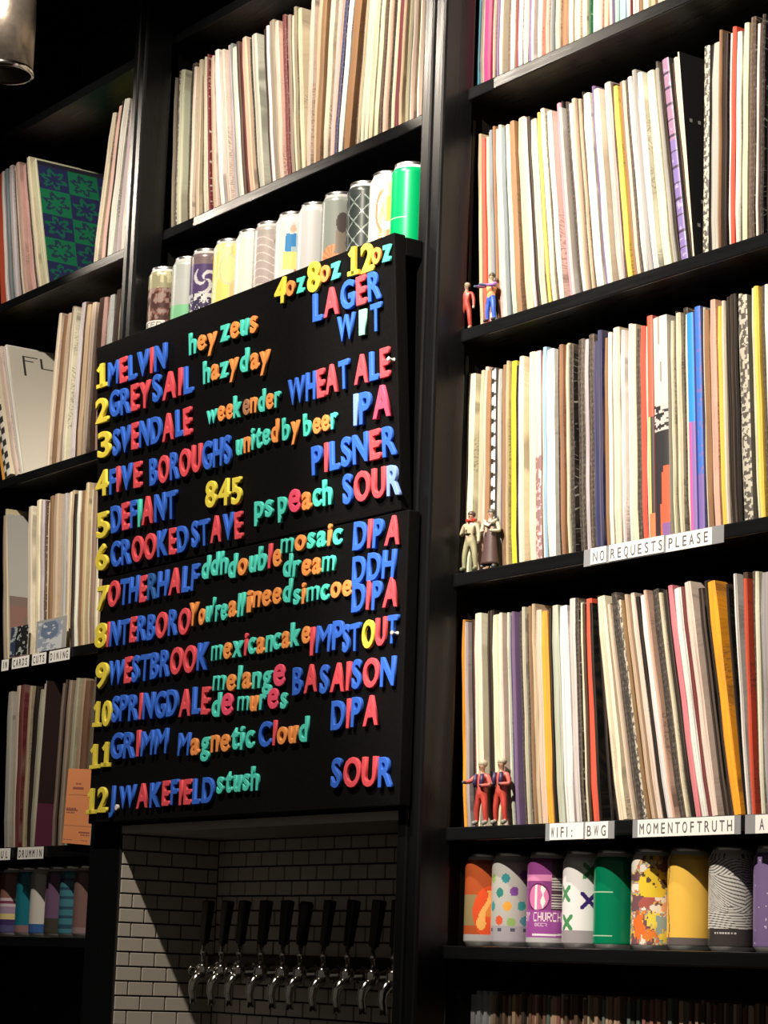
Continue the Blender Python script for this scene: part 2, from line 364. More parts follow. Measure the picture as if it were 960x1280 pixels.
LINES = [ # word, colours, x0, y0, x1, y1 (baseline ends in the photo), cap height px, line
('4','y',346,379.5,360.5,376.5,29,'H'),('oz','ot',360.5,370,383,364.5,25,'H'),('8','y',387.5,367,403,362.5,34,'H'),('oz','ot',403,353.5,427.5,345.5,27,'H'),
('12','yy',438,346.5,470,337.5,32,'H'),('oz','ot',467.5,331,491,325,27,'H'),
('LAGER','brbrb',395,402,479.5,371.5,32,'1'),('W','b',425.5,429,446.5,421,31,'1w'),('I','G',452,419.5,460,417,29,'1w'),('T','b',466.5,414,480,410.5,32,'1w'),
('1','y',123.5,486,136.5,483,27,'1'),('MELVIN','brbbrb',138,484,211,459,28.5,'1'),('hey','too',239,443,273,432,25,'1'),('zeus','toto',278,427.5,324,414,27,'1'),
('2','y',123,529,138,525,28,'2'),('GREY','bbrr',141,522,191,507,30,'2'),('SAIL','brrb',194.5,503.5,244,489,31,'2'),('hazy','toto',257,479,300,466,26,'2'),('day','too',303.5,466.5,340,456,27,'2'),
('3','y',125,573,141,569,29,'3'),('SVENDALE','bbrbbrbr',144,569.5,242.5,541,30,'3'),('weekender','tootnotot',261,530.5,353.5,508,25,'3'),('WHEAT','bbrrb',364,507.5,440,484,32,'3'),('ALE','rbr',446,481,490,469.5,33,'3'),
('4','y',122.5,622,138,618,29,'4'),('FIVE','brbr',139.5,617.5,179.5,607,29,'4'),('BOROUGHS','brbrrbbb',190.5,607.5,292,577,31,'4'),('united','totttot'[:6],298,569.5,351,550.5,26,'4'),('by','to',355.5,551,377,544,26,'4'),('beer','toot',382.5,545,424.5,533.5,26,'4'),('IPA','BbR',445.5,532,492.5,518,36,'4'),
('5','y',124,672.5,139,668.5,29,'5'),('DEFIANT','brbtrbb',142.5,665.5,224,646,31,'5'),('845','yyy',260,635,305,628,30,'5'),('PILSNER','brbbbrb',394,593.5,499,566.5,33,'5'),
('6','y',122.5,714,137.5,711,29,'6'),('CROOKED','bbrrbrb',142,709,237.5,687.5,29,'6'),('STAVE','bbrbr',243,684,306,671,30,'6'),('ps','tt',321,648,344,644,28,'6'),('peach','tRott',351,643,417.5,629,29,'6'),('SOUR','brrB',432.5,629,504,616.5,34,'6'),
('7','y',124,763,137,760,28,'7'),('OTHER','rbbrD',137,759.5,198,748,30,'7'),('HALF','brbb',200,747,250,737,30,'7'),('ddh','ttt',255,725,287,715,27,'7'),('double','tottro',288,722.5,354,707,28,'7'),
('mosaic','tottot'[:6],353,692.5,429,679,26,'7'),('dream','ttoot',356,722,421,714,27,'7'),('DIPA','brbr',444,687.5,502.5,679,33,'7'),('DDH','bbb',443,729,496,721.5,32,'7'),
('8','y',121,811,136,807,28,'8'),('INTERBORO','rbbrbbrbr',136,808.5,239.5,790.5,29,'8'),("You're",'ootttto'[:6],239,783,286,773,27,'8'),('all','ott',288,772,307.5,768.5,27,'8'),('i','o',311,764.5,318,763.5,27,'8'),('need','ooot',319,760,366,752,27,'8'),('simcoe','tottoo',369.5,756,441.5,743.5,26,'8'),('DIPA','brbr',442.5,765,500.5,757,33,'8'),
('9','y',122.5,861,137.5,857.5,29,'9'),('WESTBROOK','brbbbbrrb',138,858,263,836,30,'9'),('mexican','totrtot',267,825.5,344,813,27,'9'),('cake','toto',344,813,390,802.5,28,'9'),('IMP','rbb',390.5,818.5,432,810,33,'9'),('STOUT','bbyrb',431,815,499.5,803,32,'9'),
('10','yy',118,909,141,905.5,29,'10'),('SPRINGDALE','bbbrbbbrbr',143,902.5,264,891,30,'10'),('melange','tototTR'.replace('T','t'),269,864,359,856,27,'10'),('de','tR',267,896,294,891,28,'10'),('mures','totRt',299,889.5,361,884,26,'10'),('BA','br',369,869,400,864,32,'10'),('SAISON','brrbrb',402.5,866,496,855.5,33,'10'),
('11','yy',115,961.5,139.5,958.5,28,'11'),('GRIMM','bbrbb',140.5,949.5,211.5,941,30,'11'),('Magnetic','botoottt',225,945,319.5,934,28,'11'),('Cloud','broot',326,933.5,387.5,925.5,29,'11'),('DIPA','brbr',417,911.5,476,905.5,34,'11'),
('12','yy',111,1017.5,136,1014,29,'12'),('J.WAKEFIELD','bwbrbrbrrbb',139,1012,269.5,1002,28,'12'),('stush','ttttt',274,991,326,987,28,'12'),('SOUR','brrb',417,984.5,493.5,982.5,34,'12')]
NUM = dict(zip([str(i) for i in range(1, 13)], 'one two three four five six seven eight nine ten eleven twelve'.split()))
NTH = ['first', 'second', 'third', 'fourth', 'fifth', 'sixth', 'seventh', 'eighth', 'ninth', 'tenth', 'eleventh', 'twelfth']
def board_pt(px, py):
    p = on_plane(px, py, *PL)
    if p.z > SEAM: p = on_plane(px, py, *PU); return p, True
    return p, False
used_oz = 0
for word, cols, x0, y0, x1, y1, hp, ln in LINES:
    P0, up = board_pt(x0, y0-2); P1, _ = board_pt(x1, y1-2)
    P0, P1 = [on_plane(a, b, *(PU if up else PL)) for a, b in ((x0, y0), (x1, y1))]
    a, b = proj(P0), proj(P0+Vector((0, 0, .01))); H = hp/math.hypot(a[0]-b[0], a[1]-b[1])*.01
    s = H/CAPH
    gs = [glyph(ch, c) for ch, c in zip(word, cols)]
    fat = [1.28 if c == 'R' and ch == 'e' else 1. for ch, c in zip(word, cols)]
    gap = .10 if len(word) > 1 else 0
    nat = sum(g[1]*f for g, f in zip(gs, fat))+gap*(len(gs)-1)
    L = (P1-P0).length; sx = L/nat; ang = math.atan2(P1.z-P0.z, P1.x-P0.x)
    cur = 0; d = (P1-P0).normalized()
    for i, (g, ch, c, f) in enumerate(zip(gs, word, cols, fat)):
        wd = g[1]*f*sx
        p = P0+d*(cur+wd/2); cur += wd+gap*sx
        isd = ch.isdigit()
        o = link('foam_number' if isd else ('foam_mark' if ch in ".'" else 'foam_letter'), g[0])
        lean = LEAN if up else 0
        o.rotation_euler = (lean*-0, 0, 0)
        rot = Matrix.Rotation(math.atan(lean), 4, 'X') @ Matrix.Rotation(-ang*.55+random.uniform(-.035, .035), 4, 'Y')
        o.matrix_world = Matrix.Translation(p+Vector((0, -.0004 if not fat[i] > 1 else -.0012, random.uniform(-.0012, .0012)))) @ rot @ Matrix.Diagonal((sx*f, s*.92*random.uniform(.9, 1.15), s*1.05*(f if f > 1 else 1), 1))
        cn = LC[c][0]
        what = 'number' if isd else ('dot' if ch == '.' else ('apostrophe' if ch == "'" else 'letter'))
        if ln == 'H':
            hs = ['4oz', '4oz', '8oz', '8oz', '12oz', '12oz'][used_oz]; lab = '%s foam %s %s of %s in the menu header' % (cn, what, {'4': 'four', '8': 'eight', '1': 'one', '2': 'two'}.get(ch, ch), hs)
            grp = 'foam letters of the header 4oz 8oz 12oz'
        elif ln == '1w': lab = '%s foam letter %s of WIT, below LAGER on the menu' % (cn, ch); grp = 'foam letters of the word WIT'
        elif isd and len(word) <= 2 and word == ln: lab = 'yellow foam digit %s, %s digit of line number %s at menu left edge' % (NUM.get(ch, 'zero'), NTH[i], NUM[word]) if len(word) > 1 else 'yellow foam number %s at the left edge of the menu' % NUM[ch]; grp = 'yellow line numbers down the menu'
        else:
            lab = '%s foam %s %s, %s character of %s on menu line %s' % (cn, what, ch if ch not in ".'" else '', NTH[i], word, ln)
            lab = lab.replace(' ,', ','); grp = 'foam letters of the word %s on line %s' % (word, ln)
        if ln in NUM: lab = lab.replace('on menu line '+ln, 'on menu line '+NUM[ln])
        tag(o, lab, 'letter' if not isd else 'number', grp)
    if ln == 'H': used_oz += 1
for px, py, lab in ((492.5, 450, 'small white pushpin at the end of WHEAT ALE'), (497, 792, 'small white pushpin at the end of IMP STOUT')):
    p, up = board_pt(px, py); bm = bmesh.new(); lathe(bm, [(0, 0), (.0035, 0), (.0035, .002), (.002, .004), (.002, .009), (.0038, .011), (.003, .0125), (0, .013)], 12)
    o = mesh_obj('pushpin', bm, mat('white_plastic', (.85, .83, .8), .35)); o.location = p+Vector((0, .001, 0)); o.rotation_euler = (math.pi/2, .2, 0); tag(o, lab, 'pin')

# ------------------------------------------------------------------ records
PAL = dict(w=('white', (.86, .84, .80)), c=('cream', (.80, .73, .58)), k=('tan', (.60, .48, .34)), i=('ivory', (.84, .79, .58)), g=('grey', (.46, .46, .45)),
  s=('slate', (.22, .26, .30)), b=('black', (.008, .008, .009)), d=('dark brown', (.07, .04, .03)), n=('brown', (.30, .17, .09)), t=('taupe', (.33, .27, .21)),
  r=('red', (.80, .10, .06)), p=('pink', (.80, .52, .45)), m=('maroon', (.16, .025, .035)), o=('orange', (.97, .42, .03)), y=('yellow', (.82, .76, .04)),
  Y=('golden yellow', (.93, .64, .12)), u=('blue', (.04, .25, .85)), v=('purple', (.17, .12, .25)), l=('lavender', (.66, .61, .67)), M=('crimson', (.50, .03, .14)),
  N=('navy', (.03, .04, .14)), e=('sage', (.55, .57, .46)), x=('scuffed black', (.016, .015, .016)), T=('teal blue', (.02, .30, .50)), G=('dark green', (.02, .12, .07)),
  A=('pale green', (.45, .72, .58)), C=('light blue', (.35, .62, .80)), P=('pink-red', (.80, .26, .34)))
def sleeve_mesh(kind, seed):
    rnd = random.Random(seed); bm = bmesh.new(); n = 7; H = .315; D = .313; rings = []
    for i in range(n):
        z = H*i/(n-1); e = .35 if i in (0, n-1) else 0
        w0 = .5*(1-e*.5)*(1+rnd.uniform(-.14, .0)); dy = rnd.uniform(-.0006, .0006)+(.0012 if i in (0, n-1) else 0)
        rings.append([bm.verts.new(p) for p in ((-w0, .0022+dy, z), (-w0*.55, .0002+dy, z), (w0*.55, dy, z), (w0, .0022+dy, z), (w0*.9, D*.5, z), (w0*.95, D, z), (-w0*.95, D, z), (-w0*.9, D*.5, z))])
    for a, b in zip(rings, rings[1:]):
        for k in range(8):
            bm.faces.new((a[k], a[(k+1) % 8], b[(k+1) % 8], b[k]))
    bm.faces.new(rings[0][::-1]); bm.faces.new(rings[-1])
    bmesh.ops.recalc_face_normals(bm, faces=bm.faces)
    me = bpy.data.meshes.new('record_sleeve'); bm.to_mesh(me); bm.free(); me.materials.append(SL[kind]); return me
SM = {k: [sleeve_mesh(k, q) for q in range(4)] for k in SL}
def grid_sleeve(fn, cover, nu=8, nv=150):
    """sleeve whose printed spine is a fine painted grid; x runs -.5...5 (scaled to the thickness)"""
    bm = bmesh.new(); H = .315; D = .313
    g = [[bm.verts.new((-.5+i/nu, .0016*abs(2*i/nu-1)**3, H*j/nv)) for i in range(nu+1)] for j in range(nv+1)]
    for j in range(nv):
        for i in range(nu): bm.faces.new((g[j][i], g[j][i+1], g[j+1][i+1], g[j+1][i]))
    nf = len(bm.faces); cs = []
    a, b, c, d = g[0][0], g[0][nu], g[nv][nu], g[nv][0]
    e, f, h, k = [bm.verts.new((v.co.x, D, v.co.z)) for v in (a, b, c, d)]
    bm.faces.new((b, f, h, c)); bm.faces.new((e, a, d, k)); bm.faces.new((f, e, k, h)); bm.faces.new(g[0]+[f, e][0:2]); bm.faces.new(list(reversed(g[nv]))+[k, h])
    me = bpy.data.meshes.new('record_sleeve'); bm.to_mesh(me); bm.free(); me.materials.append(PRINT)
    def col(p):
        if p.index >= nf: return cover
        x = p.center.x+.5; z = p.center.z/H; return fn(x, z)
    paint_faces(me, col); return me
CUSTOM = {}
def cover_mesh(name, fn, nu, nv, lab, spine=(.5, .48, .4)):
    """unit-thick sleeve with its printed front cover on the +x side"""
    bm = bmesh.new(); H, D = .315, .313
    g = [[bm.verts.new((.5, D*i/nu, H*j/nv)) for i in range(nu+1)] for j in range(nv+1)]
    for j in range(nv):
        for i in range(nu): bm.faces.new((g[j][i], g[j][i+1], g[j+1][i+1], g[j+1][i]))
    nf = len(bm.faces)
    e, f, h, k = [bm.verts.new((-.5, v.co.y, v.co.z)) for v in (g[0][0], g[0][nu], g[nv][nu], g[nv][0])]
    bm.faces.new([e]+[g[j][0] for j in range(nv+1)]+[k]); bm.faces.new((f, e, k, h)); bm.faces.new([g[j][nu] for j in range(nv, -1, -1)]+[f, h])
    bm.faces.new([g[0][i] for i in range(nu, -1, -1)]+[e, f]); bm.faces.new([g[nv][i] for i in range(nu+1)]+[h, k])
    me = bpy.data.meshes.new('record_sleeve'); bm.to_mesh(me); bm.free(); me.materials.append(PRINT)
    paint_faces(me, lambda p: fn(p.center.y/D, p.center.z/H) if p.index < nf else spine)
    SPECIAL[name] = (me, name); CUSTOM[name] = lab
def ordinal(n):
    base = ['', 'first', 'second', 'third', 'fourth', 'fifth', 'sixth', 'seventh', 'eighth', 'ninth', 'tenth', 'eleventh', 'twelfth', 'thirteenth', 'fourteenth', 'fifteenth', 'sixteenth', 'seventeenth', 'eighteenth', 'nineteenth']
    if n < 20: return base[n]
    t = {2: 'twent', 3: 'thirt', 4: 'fort', 5: 'fift'}[n//10]
    return t+'ieth' if n % 10 == 0 else t+'y-'+base[n % 10]
def lean_for(xb, xt, X0, y, z):
    a, b = -.45, .45
    for _ in range(30):
        m = (a+b)/2
        if proj((X0+.315*math.sin(m), y, z+.315*math.cos(m)))[0] < xt: a = m
        else: b = m
    return (a+b)/2
def parse(chunks):
    out = []
    for off, sc, txt in chunks:
        for tok in txt.split():
            j = 0
            while j < len(tok) and (tok[j].isdigit() or tok[j] == '.'): j += 1
            out.append((off+float(tok[:j])/sc, tok[j:]))
    return out
SPECIAL = {}
def spec(name, fn, cover, words): SPECIAL[name] = (grid_sleeve(fn, cover), words)
hsh = lambda a, b: (math.sin(a*12.9898+b*78.233)*43758.5453) % 1
def vn(x, y):           # smooth value noise
    i, j = math.floor(x), math.floor(y); u, v = x-i, y-j; u = u*u*(3-2*u); v = v*v*(3-2*v)
    return (hsh(i, j)*(1-u)+hsh(i+1, j)*u)*(1-v)+(hsh(i, j+1)*(1-u)+hsh(i+1, j+1)*u)*v
def fb(x, y): return .6*vn(x, y)+.3*vn(x*2.1+5, y*2.1)+.1*vn(x*4.3, y*4.3+9)
spec('zz', lambda x, z: (.02, .02, .02) if abs(((z*15) % 1)-.5)*2 > .35+x*.5 else (.72, .74, .72), (.1, .1, .1), 'black and white zigzag-printed')
spec('vb', lambda x, z: (.05, .03, .07) if (z*13) % 1 < .14 else ((.20, .15, .40) if z < .6 else (.32, .18, .30)) if fb(x*2, z*40) > .3 else (.35, .32, .5), (.05, .05, .05), 'purple banded')
spec('bm', lambda x, z: ((.80, .12, .42) if x < .45 else (.25, .16, .45)) if z < .5 else (.03, .28, .86), (.2, .2, .5), 'blue over magenta')
spec('uv', lambda x, z: (.20, .14, .42) if z < .25 or fb(x*3, z*50) > .68 else (.05, .17, .62), (.1, .1, .3), 'blue and purple flecked')
def pic(x, z):
    if z > .60: return (.62, .60, .56) if not (abs(x-.75+z*.3) < .05 and z > .7) else (.3, .28, .25)
    if z < .07 and x > .5: return (.22, .12, .32)
    if z < .32 and x > .30+.9*z: return (.86, .12, .06)
    if .48 < z <= .60 and fb(x*5, z*60) > .5: return (.55, .50, .48)
    return (.03, .03, .035)
spec('pc', pic, (.5, .48, .44), 'grey, black and red pictorial')
spec('yp', lambda x, z: (.88, .70, .22) if z > .62 and x > .4 else (.80, .38, .34), (.4, .2, .2), 'pink spine with a golden top on a')
spec('rb', lambda x, z: (.86, .12, .07) if z > .55 else ((.80, .62, .20) if x < .5 else (.06, .05, .05)) if z > .12 else (.86, .2, .08), (.5, .1, .1), 'red over black')
spec('ck', lambda x, z: (.50, .48, .40) if fb(x*4, z*70) > .50 else (.10, .09, .08), (.1, .1, .1), 'black and cream speckled')
spec('lt', lambda x, z: (.80, .78, .70) if (int(z*22)+int(x*2)) % 2 else (.04, .04, .04), (.8, .75, .6), 'cream lattice-printed')
spec('rc', lambda x, z: (.55, .10, .05) if hsh(int(z*20), int(x*4)) > .3 else (.45, .16, .08), (.50, .09, .05), 'rust red')
spec('pk', lambda x, z: (.80, .42, .45) if z > .5 or fb(x*4, z*60) < .42 else (.26, .16, .16), (.3, .2, .2), 'pink over scuffed brown')
N_REC = 0
def row(key, desc, z, chunks, leans, yrec=.009, group=None, dim=1., vary=.004):
    """one shelf of records; leans = (bottom px, top px) control pairs"""
    global N_REC
    pts = parse(chunks); cnt = {}; items = []
    for (a, c), (b, _) in zip(pts, pts[1:]):
        if c in ('', '.') or b-a < .4: continue
        if items: a = max(a, items[-1][1])
        if b-a < .4: continue
        items.append((a, b, c))
    recs = []; XMIN = -.0332 if items[0][0] > 560 else (-1.0205 if key == 'M' else -9)
    def lean_at(mid, X):
        if leans is None: return 0.
        ls = sorted(leans)
        if mid <= ls[0][0]: xt = ls[0][1]+(mid-ls[0][0])
        elif mid >= ls[-1][0]: xt = ls[-1][1]+(mid-ls[-1][0])
        else:
            for (p, q), (r_, s_) in zip(ls, ls[1:]):
                if p <= mid <= r_: xt = q+(s_-q)*(mid-p)/max(1e-6, r_-p); break
        return lean_for(mid, xt, X, yrec, z)
    for a, b, c in items:
        y = yrec+random.uniform(-.004, .006)
        if c[0] in 'bdx' and c not in SPECIAL: y += .003
        Xa, Xb = max(XMIN, x_at(a, yrec, z)), x_at(b, yrec, z)
        if Xb-Xa < .0012: continue
        th = lean_at(a, Xa)
        Xa = max(Xa, XMIN-.315*math.sin(min(0, th))); th, th2 = lean_at(a, Xa), lean_at(b, Xb)
        if Xa+.315*math.sin(th) < XMIN: th = math.asin((XMIN+.0006-Xa)/.315)
        if key == 'M': Xb = min(Xb, -.083)
        wd = (min(Xb-Xa, Xb+.315*math.sin(th2)-Xa-.315*math.sin(th)))*math.cos(th)*.965
        if wd < .0013: wd = .0013
        nm = SPECIAL[c][1] if c in SPECIAL else PAL[c[0]][0]
        cnt[nm] = cnt.get(nm, 0)+1
        recs.append((Xa, Xb, y, th, c, nm, cnt[nm], wd))
    for Xa, Xb, y, th, c, nm, k, wd in recs:
        if c in SPECIAL: me = SPECIAL[c][0]
        else:
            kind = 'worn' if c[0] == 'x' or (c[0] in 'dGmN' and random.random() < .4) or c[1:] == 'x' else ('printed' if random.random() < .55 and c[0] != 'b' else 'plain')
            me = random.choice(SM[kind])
        o = link('record', me); hs = 1+random.uniform(-1, 1)*vary/.315*2
        X = Xa+wd/2/math.cos(th)+(.0003 if th >= 0 else .0003); zz = z+abs(math.sin(th))*wd/2+.0002
        o.rotation_euler = (0, th, 0); o.scale = (wd, 1, hs); o.location = (X, y, zz)
        if c not in SPECIAL:
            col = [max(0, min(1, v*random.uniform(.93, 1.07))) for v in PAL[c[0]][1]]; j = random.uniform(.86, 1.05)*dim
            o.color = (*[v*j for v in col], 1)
        if c in CUSTOM: lab = CUSTOM[c]
        elif cnt[nm] == 1: lab = 'only %s record on the %s' % (nm, desc)
        else: lab = '%s %s record from the left on the %s' % (ordinal(k), nm, desc)
        tag(o, lab, 'record', group or 'records on the '+desc); N_REC += 1
# sleeves whose front covers show in the gaps
cover_mesh('Cblk', lambda u, v: (.012, .012, .014) if hsh(int(u*60), int(v*60)) < .995 else (.3, .3, .3), 60, 60, 'black record with its scuffed front cover showing, right shelf with the blue figurine', (.7, .66, .5))
def green(u, v):
    cu, cv = u*4.4, v*5.2; ch = (int(cu)+int(cv)) % 2; a, b = cu % 1, cv % 1
    ring = abs(math.hypot(a-.5, (b-.5))-.28+.1*math.sin(6*math.atan2(b-.5, a-.5))) < .07
    if .50 < u and 0.72-.10*(u-.5) < v < .87-.10*(u-.5):     # yellow sticker reading 12"
        lu, lv = (u-.50)/.40, (v-.72+.10*(u-.5))/.15
        G = {'1': ['010', '110', '010', '010', '111'], '2': ['110', '001', '010', '100', '111'], '"': ['101', '101', '000', '000', '000']}
        if 0 < lu*4.2-.5 < 3:
            ch_ = '12"'[int(lu*4.2-.5)]; a_ = (lu*4.2-.5) % 1; r_ = int((1-lv)*7)-1
            if a_ < .78 and 0 <= r_ < 5 and G[ch_][r_][int(a_/.78*2.999)] == '1': return (.05, .05, .03)
        return (.80, .70, .05)
    if v > .97: return (.03, .03, .05)
    base = (.015, .24, .11) if ch else (.03, .04, .14)
    return ((.03, .06, .12) if ch else (.015, .19, .11)) if ring else base
cover_mesh('Cgrn', green, 84, 84, 'green and navy chequered record cover with a yellow 12 inch sticker, upper left shelf', (.6, .6, .4))
cover_mesh('Crst', lambda u, v: (.42, .07, .035) if abs(math.hypot(u-.9, v-.55)-.3) > .01 else (.6, .45, .3), 30, 30, 'rust red record at the photo edge on the upper left shelf', (.48, .08, .04))
def flee(u, v):
    x, y_ = (u-.10)/.50, (v-.84)/.10
    G = [((0, 0), (0, 1)), ((0, 1), (.2, 1)), ((0, .62), (.14, .62)), ((.27, .2), (.27, .95)), ((.27, .2), (.42, .2)), ((.5, .2), (.5, .95)), ((.5, .95), (.66, .95)), ((.5, .6), (.62, .6)), ((.5, .2), (.66, .2)),
         ((.76, .2), (.76, .95)), ((.76, .95), (.92, .95)), ((.76, .6), (.88, .6)), ((.76, .2), (.92, .2)), ((0, 0), (0, -.5))]
    for (a, b), (c, d) in G:
        dx, dy = c-a, d-b; t = max(0, min(1, ((x-a)*dx+(y_-b)*dy)/(dx*dx+dy*dy)))
        if math.hypot((x-a-t*dx), (y_-b-t*dy)*.3) < .016: return (.05, .05, .05)
    return (.78, .75, .66)
cover_mesh('Cwht', flee, 120, 120, 'white record cover with thin hand drawn lettering, left shelf beside menu line three', (.8, .76, .6))
cover_mesh('Corg', lambda u, v: (.82, .70, .16) if v > .45 else (.90, .38, .06), 20, 20, 'yellow and orange record cut by the left edge of the photo', (.90, .45, .08))
cover_mesh('Cblu', lambda u, v: (.10, .16, .24) if abs(u-.5) < .33 and abs(v-.62) < .18 else ((.42, .42, .40) if v > .42 else ((.20, .15, .13) if hsh(int(u*12), int(v*16)) > .4 else (.25, .14, .12))), 30, 30,
    'grey record cover with a blue panel inside a clear plastic sleeve, left shelf', (.45, .46, .46))
cover_mesh('Cyel', lambda u, v: (.30, .25, .04) if (abs(math.hypot(u-.55, (v-.72)*1.6)-.09) < .02) else ((.10, .02, .05) if v < .25 else (.025, .012, .012)), 50, 50,
    'black record cover with a small yellow ring motif on the dim left shelf', (.3, .28, .24))
row('A', 'top right shelf', SH['upper'], [(580, 6.857, '52T 115t 165M 230t 255b 285v 302c 325d 363i 402m 438g 475e 520v 550s 580w 598b 622p 660r 695p 720s 745e 785d 795k 820n 880c 920d 945c 960.'),
    (710, 6.857, '0c 25d 55c 95t 125c 160G 175A 210i 250p 290k 330p 375v 400A 435C 495w 525m 540l 605n 640c 690k 730p 780c 850c 890n 930c 990p 1060w 1130k 1200c 1290s 1350w 1440.')], None)
row('B', 'shelf with the blue-trousered figurine', SH['second'], [(585, 4.743, '58k 76d 90r 110p 130s 150s 173n 190p 210c 235s 262i 290n 328k 385l 403b 425e 470Y 488b 500c 530x 545c 580P 612b 625g 640x 655.'),
    (710, 4.414, '50l 85k 110t 126k 140b 155c 200v 220c 255g 300d 315Y 345n 370c 390x 415w 445g 475w 510i 560x 580g 600.'),
    (820, 3.879, '90b 115vb 150d 163i 186Cblk 193.'),
    (820, 3.879, '212ck 240b 250g 295n 310b 335w 355r 378w 405c 432d 465w 485d 500x 516b 543s 560w 590.')],
    [(598, 595.5), (665, 652), (715, 697), (769, 750.8), (866, 840), (874.5, 877), (876, 878), (950, 953)])
row('C', 'NO REQUESTS PLEASE shelf', SH['third'], [(560, 4.571, '40m 58yp 88b 100c 140k 170p 190g 212n 240zz 266g 292n 320k 335y 372b 385w 402b 410i 440c 483pk 520i 548C 572w 625d 640.'),
    (680, 4.264, '24w 75x 90n 112k 130i 143x 165x 205g 235x 270N 298N 325n 350w 372c 415w 435c 462i 490x 520r 550c 562rb 592.'),
    (820, 3.879, '5pc 75i 88x 97c 125x 150c 170bm 203uv 232c 240n 268p 300Y 325c 345b 380b 418c 435ck 480i 500Y 525d 543w 570k 600.')],
    [(569, 576), (633, 633.5), (700, 697), (778, 775), (898, 891), (950, 941)])
row('D', 'WIFI label shelf', SH['fourth'], [(560, 4.129, '62o 82b 98g 116b 130m 140k 152c 195b 242i 290c 305b 318w 332N 356v 372x 390e 406x 430n 445k 465p 500o 537b 548.'),
    (690, 3.879, '10e 48w 95l 130x 150c 163d 175r 222b 255b 290b 315c 383b 390c 402x 440ck 458n 474k 490c 515b 532.'),
    (820, 3.557, '32w 62p 78x 118i 130b 154P 180w 222m 245c 280b 305b 335o 378b 388w 403d 430r 447x 470c 488g 560t 600.')],
    [(577, 574.5), (646, 638.7), (686, 677.5), (741, 732.5), (780, 748), (819.7, 785.4), (877, 842.5), (920, 887.5), (926, 900), (931, 919), (943, 932), (955, 948)])
row('M', 'shelf above the tall cans', SH['upper'], [(200, 5.12, '36t 60x 78ck 105e 140x 175c 195d 215k 250x 270c 285d 300c 318m 330k 355c 370d 388w 425m 438c 460g 480s 497w 530d 550m 572k 608.'),
    (310, 5.333, '45x 75e 115b 150w 172t 215p 243m 270t 292i 332t 350c 378.'),
    (310, 5.333, '385c 412k 445n 480c 515p 545k 575N 597w 630.'),
    (420, 6.09, '12w 48n 110d 135k 165c 197c 230i 265i 300d 318p 350k 370x 386c 412m 450c 478k 500t 530g 550t 580i 618t 650.')],
    [(207, 212), (235, 242), (279, 271), (317, 306), (340, 332), (368, 363.5), (379, 374), (381.5, 387), (389, 398), (404, 417), (424.6, 444), (433, 453), (447, 464), (480, 494), (518.5, 529)])
row('L1', 'upper left shelf', SH['upper'], [(0, 4.569, '0Crst 33w 52s 78l 108d 116c 140p 170p 200x 214i 240i 270Cgrn 276.'), (0, 4.569, '515c 550p 588b 600w 645l 680w 715n 760.')],
    [(9.2, 3.3), (57.3, 40.5), (58, 41), (112, 137), (113, 138), (151, 170)])
row('L2', 'left shelf beside menu line two', SH['second'], [(0, 3.765, '0Corg 27lt 56c 80w 103Cwht 108.'), (0, 3.765, '205c 222n 245k 268t 290c 310l 343d 358k 380c 402d 438p 460w 490d 520c 560.')],
    [(25.2, 4), (26, 4.5), (54.5, 71.7), (87.6, 102), (117, 130)])
row('L3', 'left shelf beside menu line six', SH['third'], [(0, 4.27, '4t 22k 38Cblu 44.'), (0, 4.27, '146c 172i 200l 225d 232c 250n 274k 300g 330i 350k 366b 384w 400n 428k 450c 465t 490i 510b 522k 550t 580.')],
    [(1, 1), (9, 6), (34, 35), (90, 96), (115, 122)])
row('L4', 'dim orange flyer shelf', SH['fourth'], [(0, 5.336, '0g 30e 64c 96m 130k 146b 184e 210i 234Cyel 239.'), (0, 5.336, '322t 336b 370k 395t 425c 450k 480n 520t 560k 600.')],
    [(6, 12), (17, 24.4), (38.4, 54.3), (61.8, 76.8), (80, 95)], dim=.5)  # dim darkens the sleeve colours, painting in this shelf's weaker light

# the lowest shelves: dim records, one mass
def stuff_row(name, z, x0, x1, yrec, lab, cols, seed):
    rnd = random.Random(seed); bm = bmesh.new(); x = x0; idx = []
    while x < x1:
        wd = rnd.uniform(.0035, .008); h = .315+rnd.uniform(-.004, .004); y = yrec+rnd.uniform(-.003, .006)
        n0 = len(bm.faces); box(bm, x, x+wd*.96, y, y+.24, z+.0002, z+h); idx += [rnd.choice(cols) if x > x0+.045 else (.62, .64, .68)]*(len(bm.faces)-n0); x += wd
    me = bpy.data.meshes.new(name); bm.to_mesh(me); bm.free(); me.materials.append(PRINT)
    paint_faces(me, lambda p: idx[p.index]); return tag(link(name, me), lab, 'records', kind='stuff')
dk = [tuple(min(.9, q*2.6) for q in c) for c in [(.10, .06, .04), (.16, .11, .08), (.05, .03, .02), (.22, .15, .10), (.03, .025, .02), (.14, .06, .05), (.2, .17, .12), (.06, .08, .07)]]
stuff_row('record_row', SH['low'], -.033, RX1-.01, .052, 'dim row of brown record spines on the bottom right shelf', dk, 4)

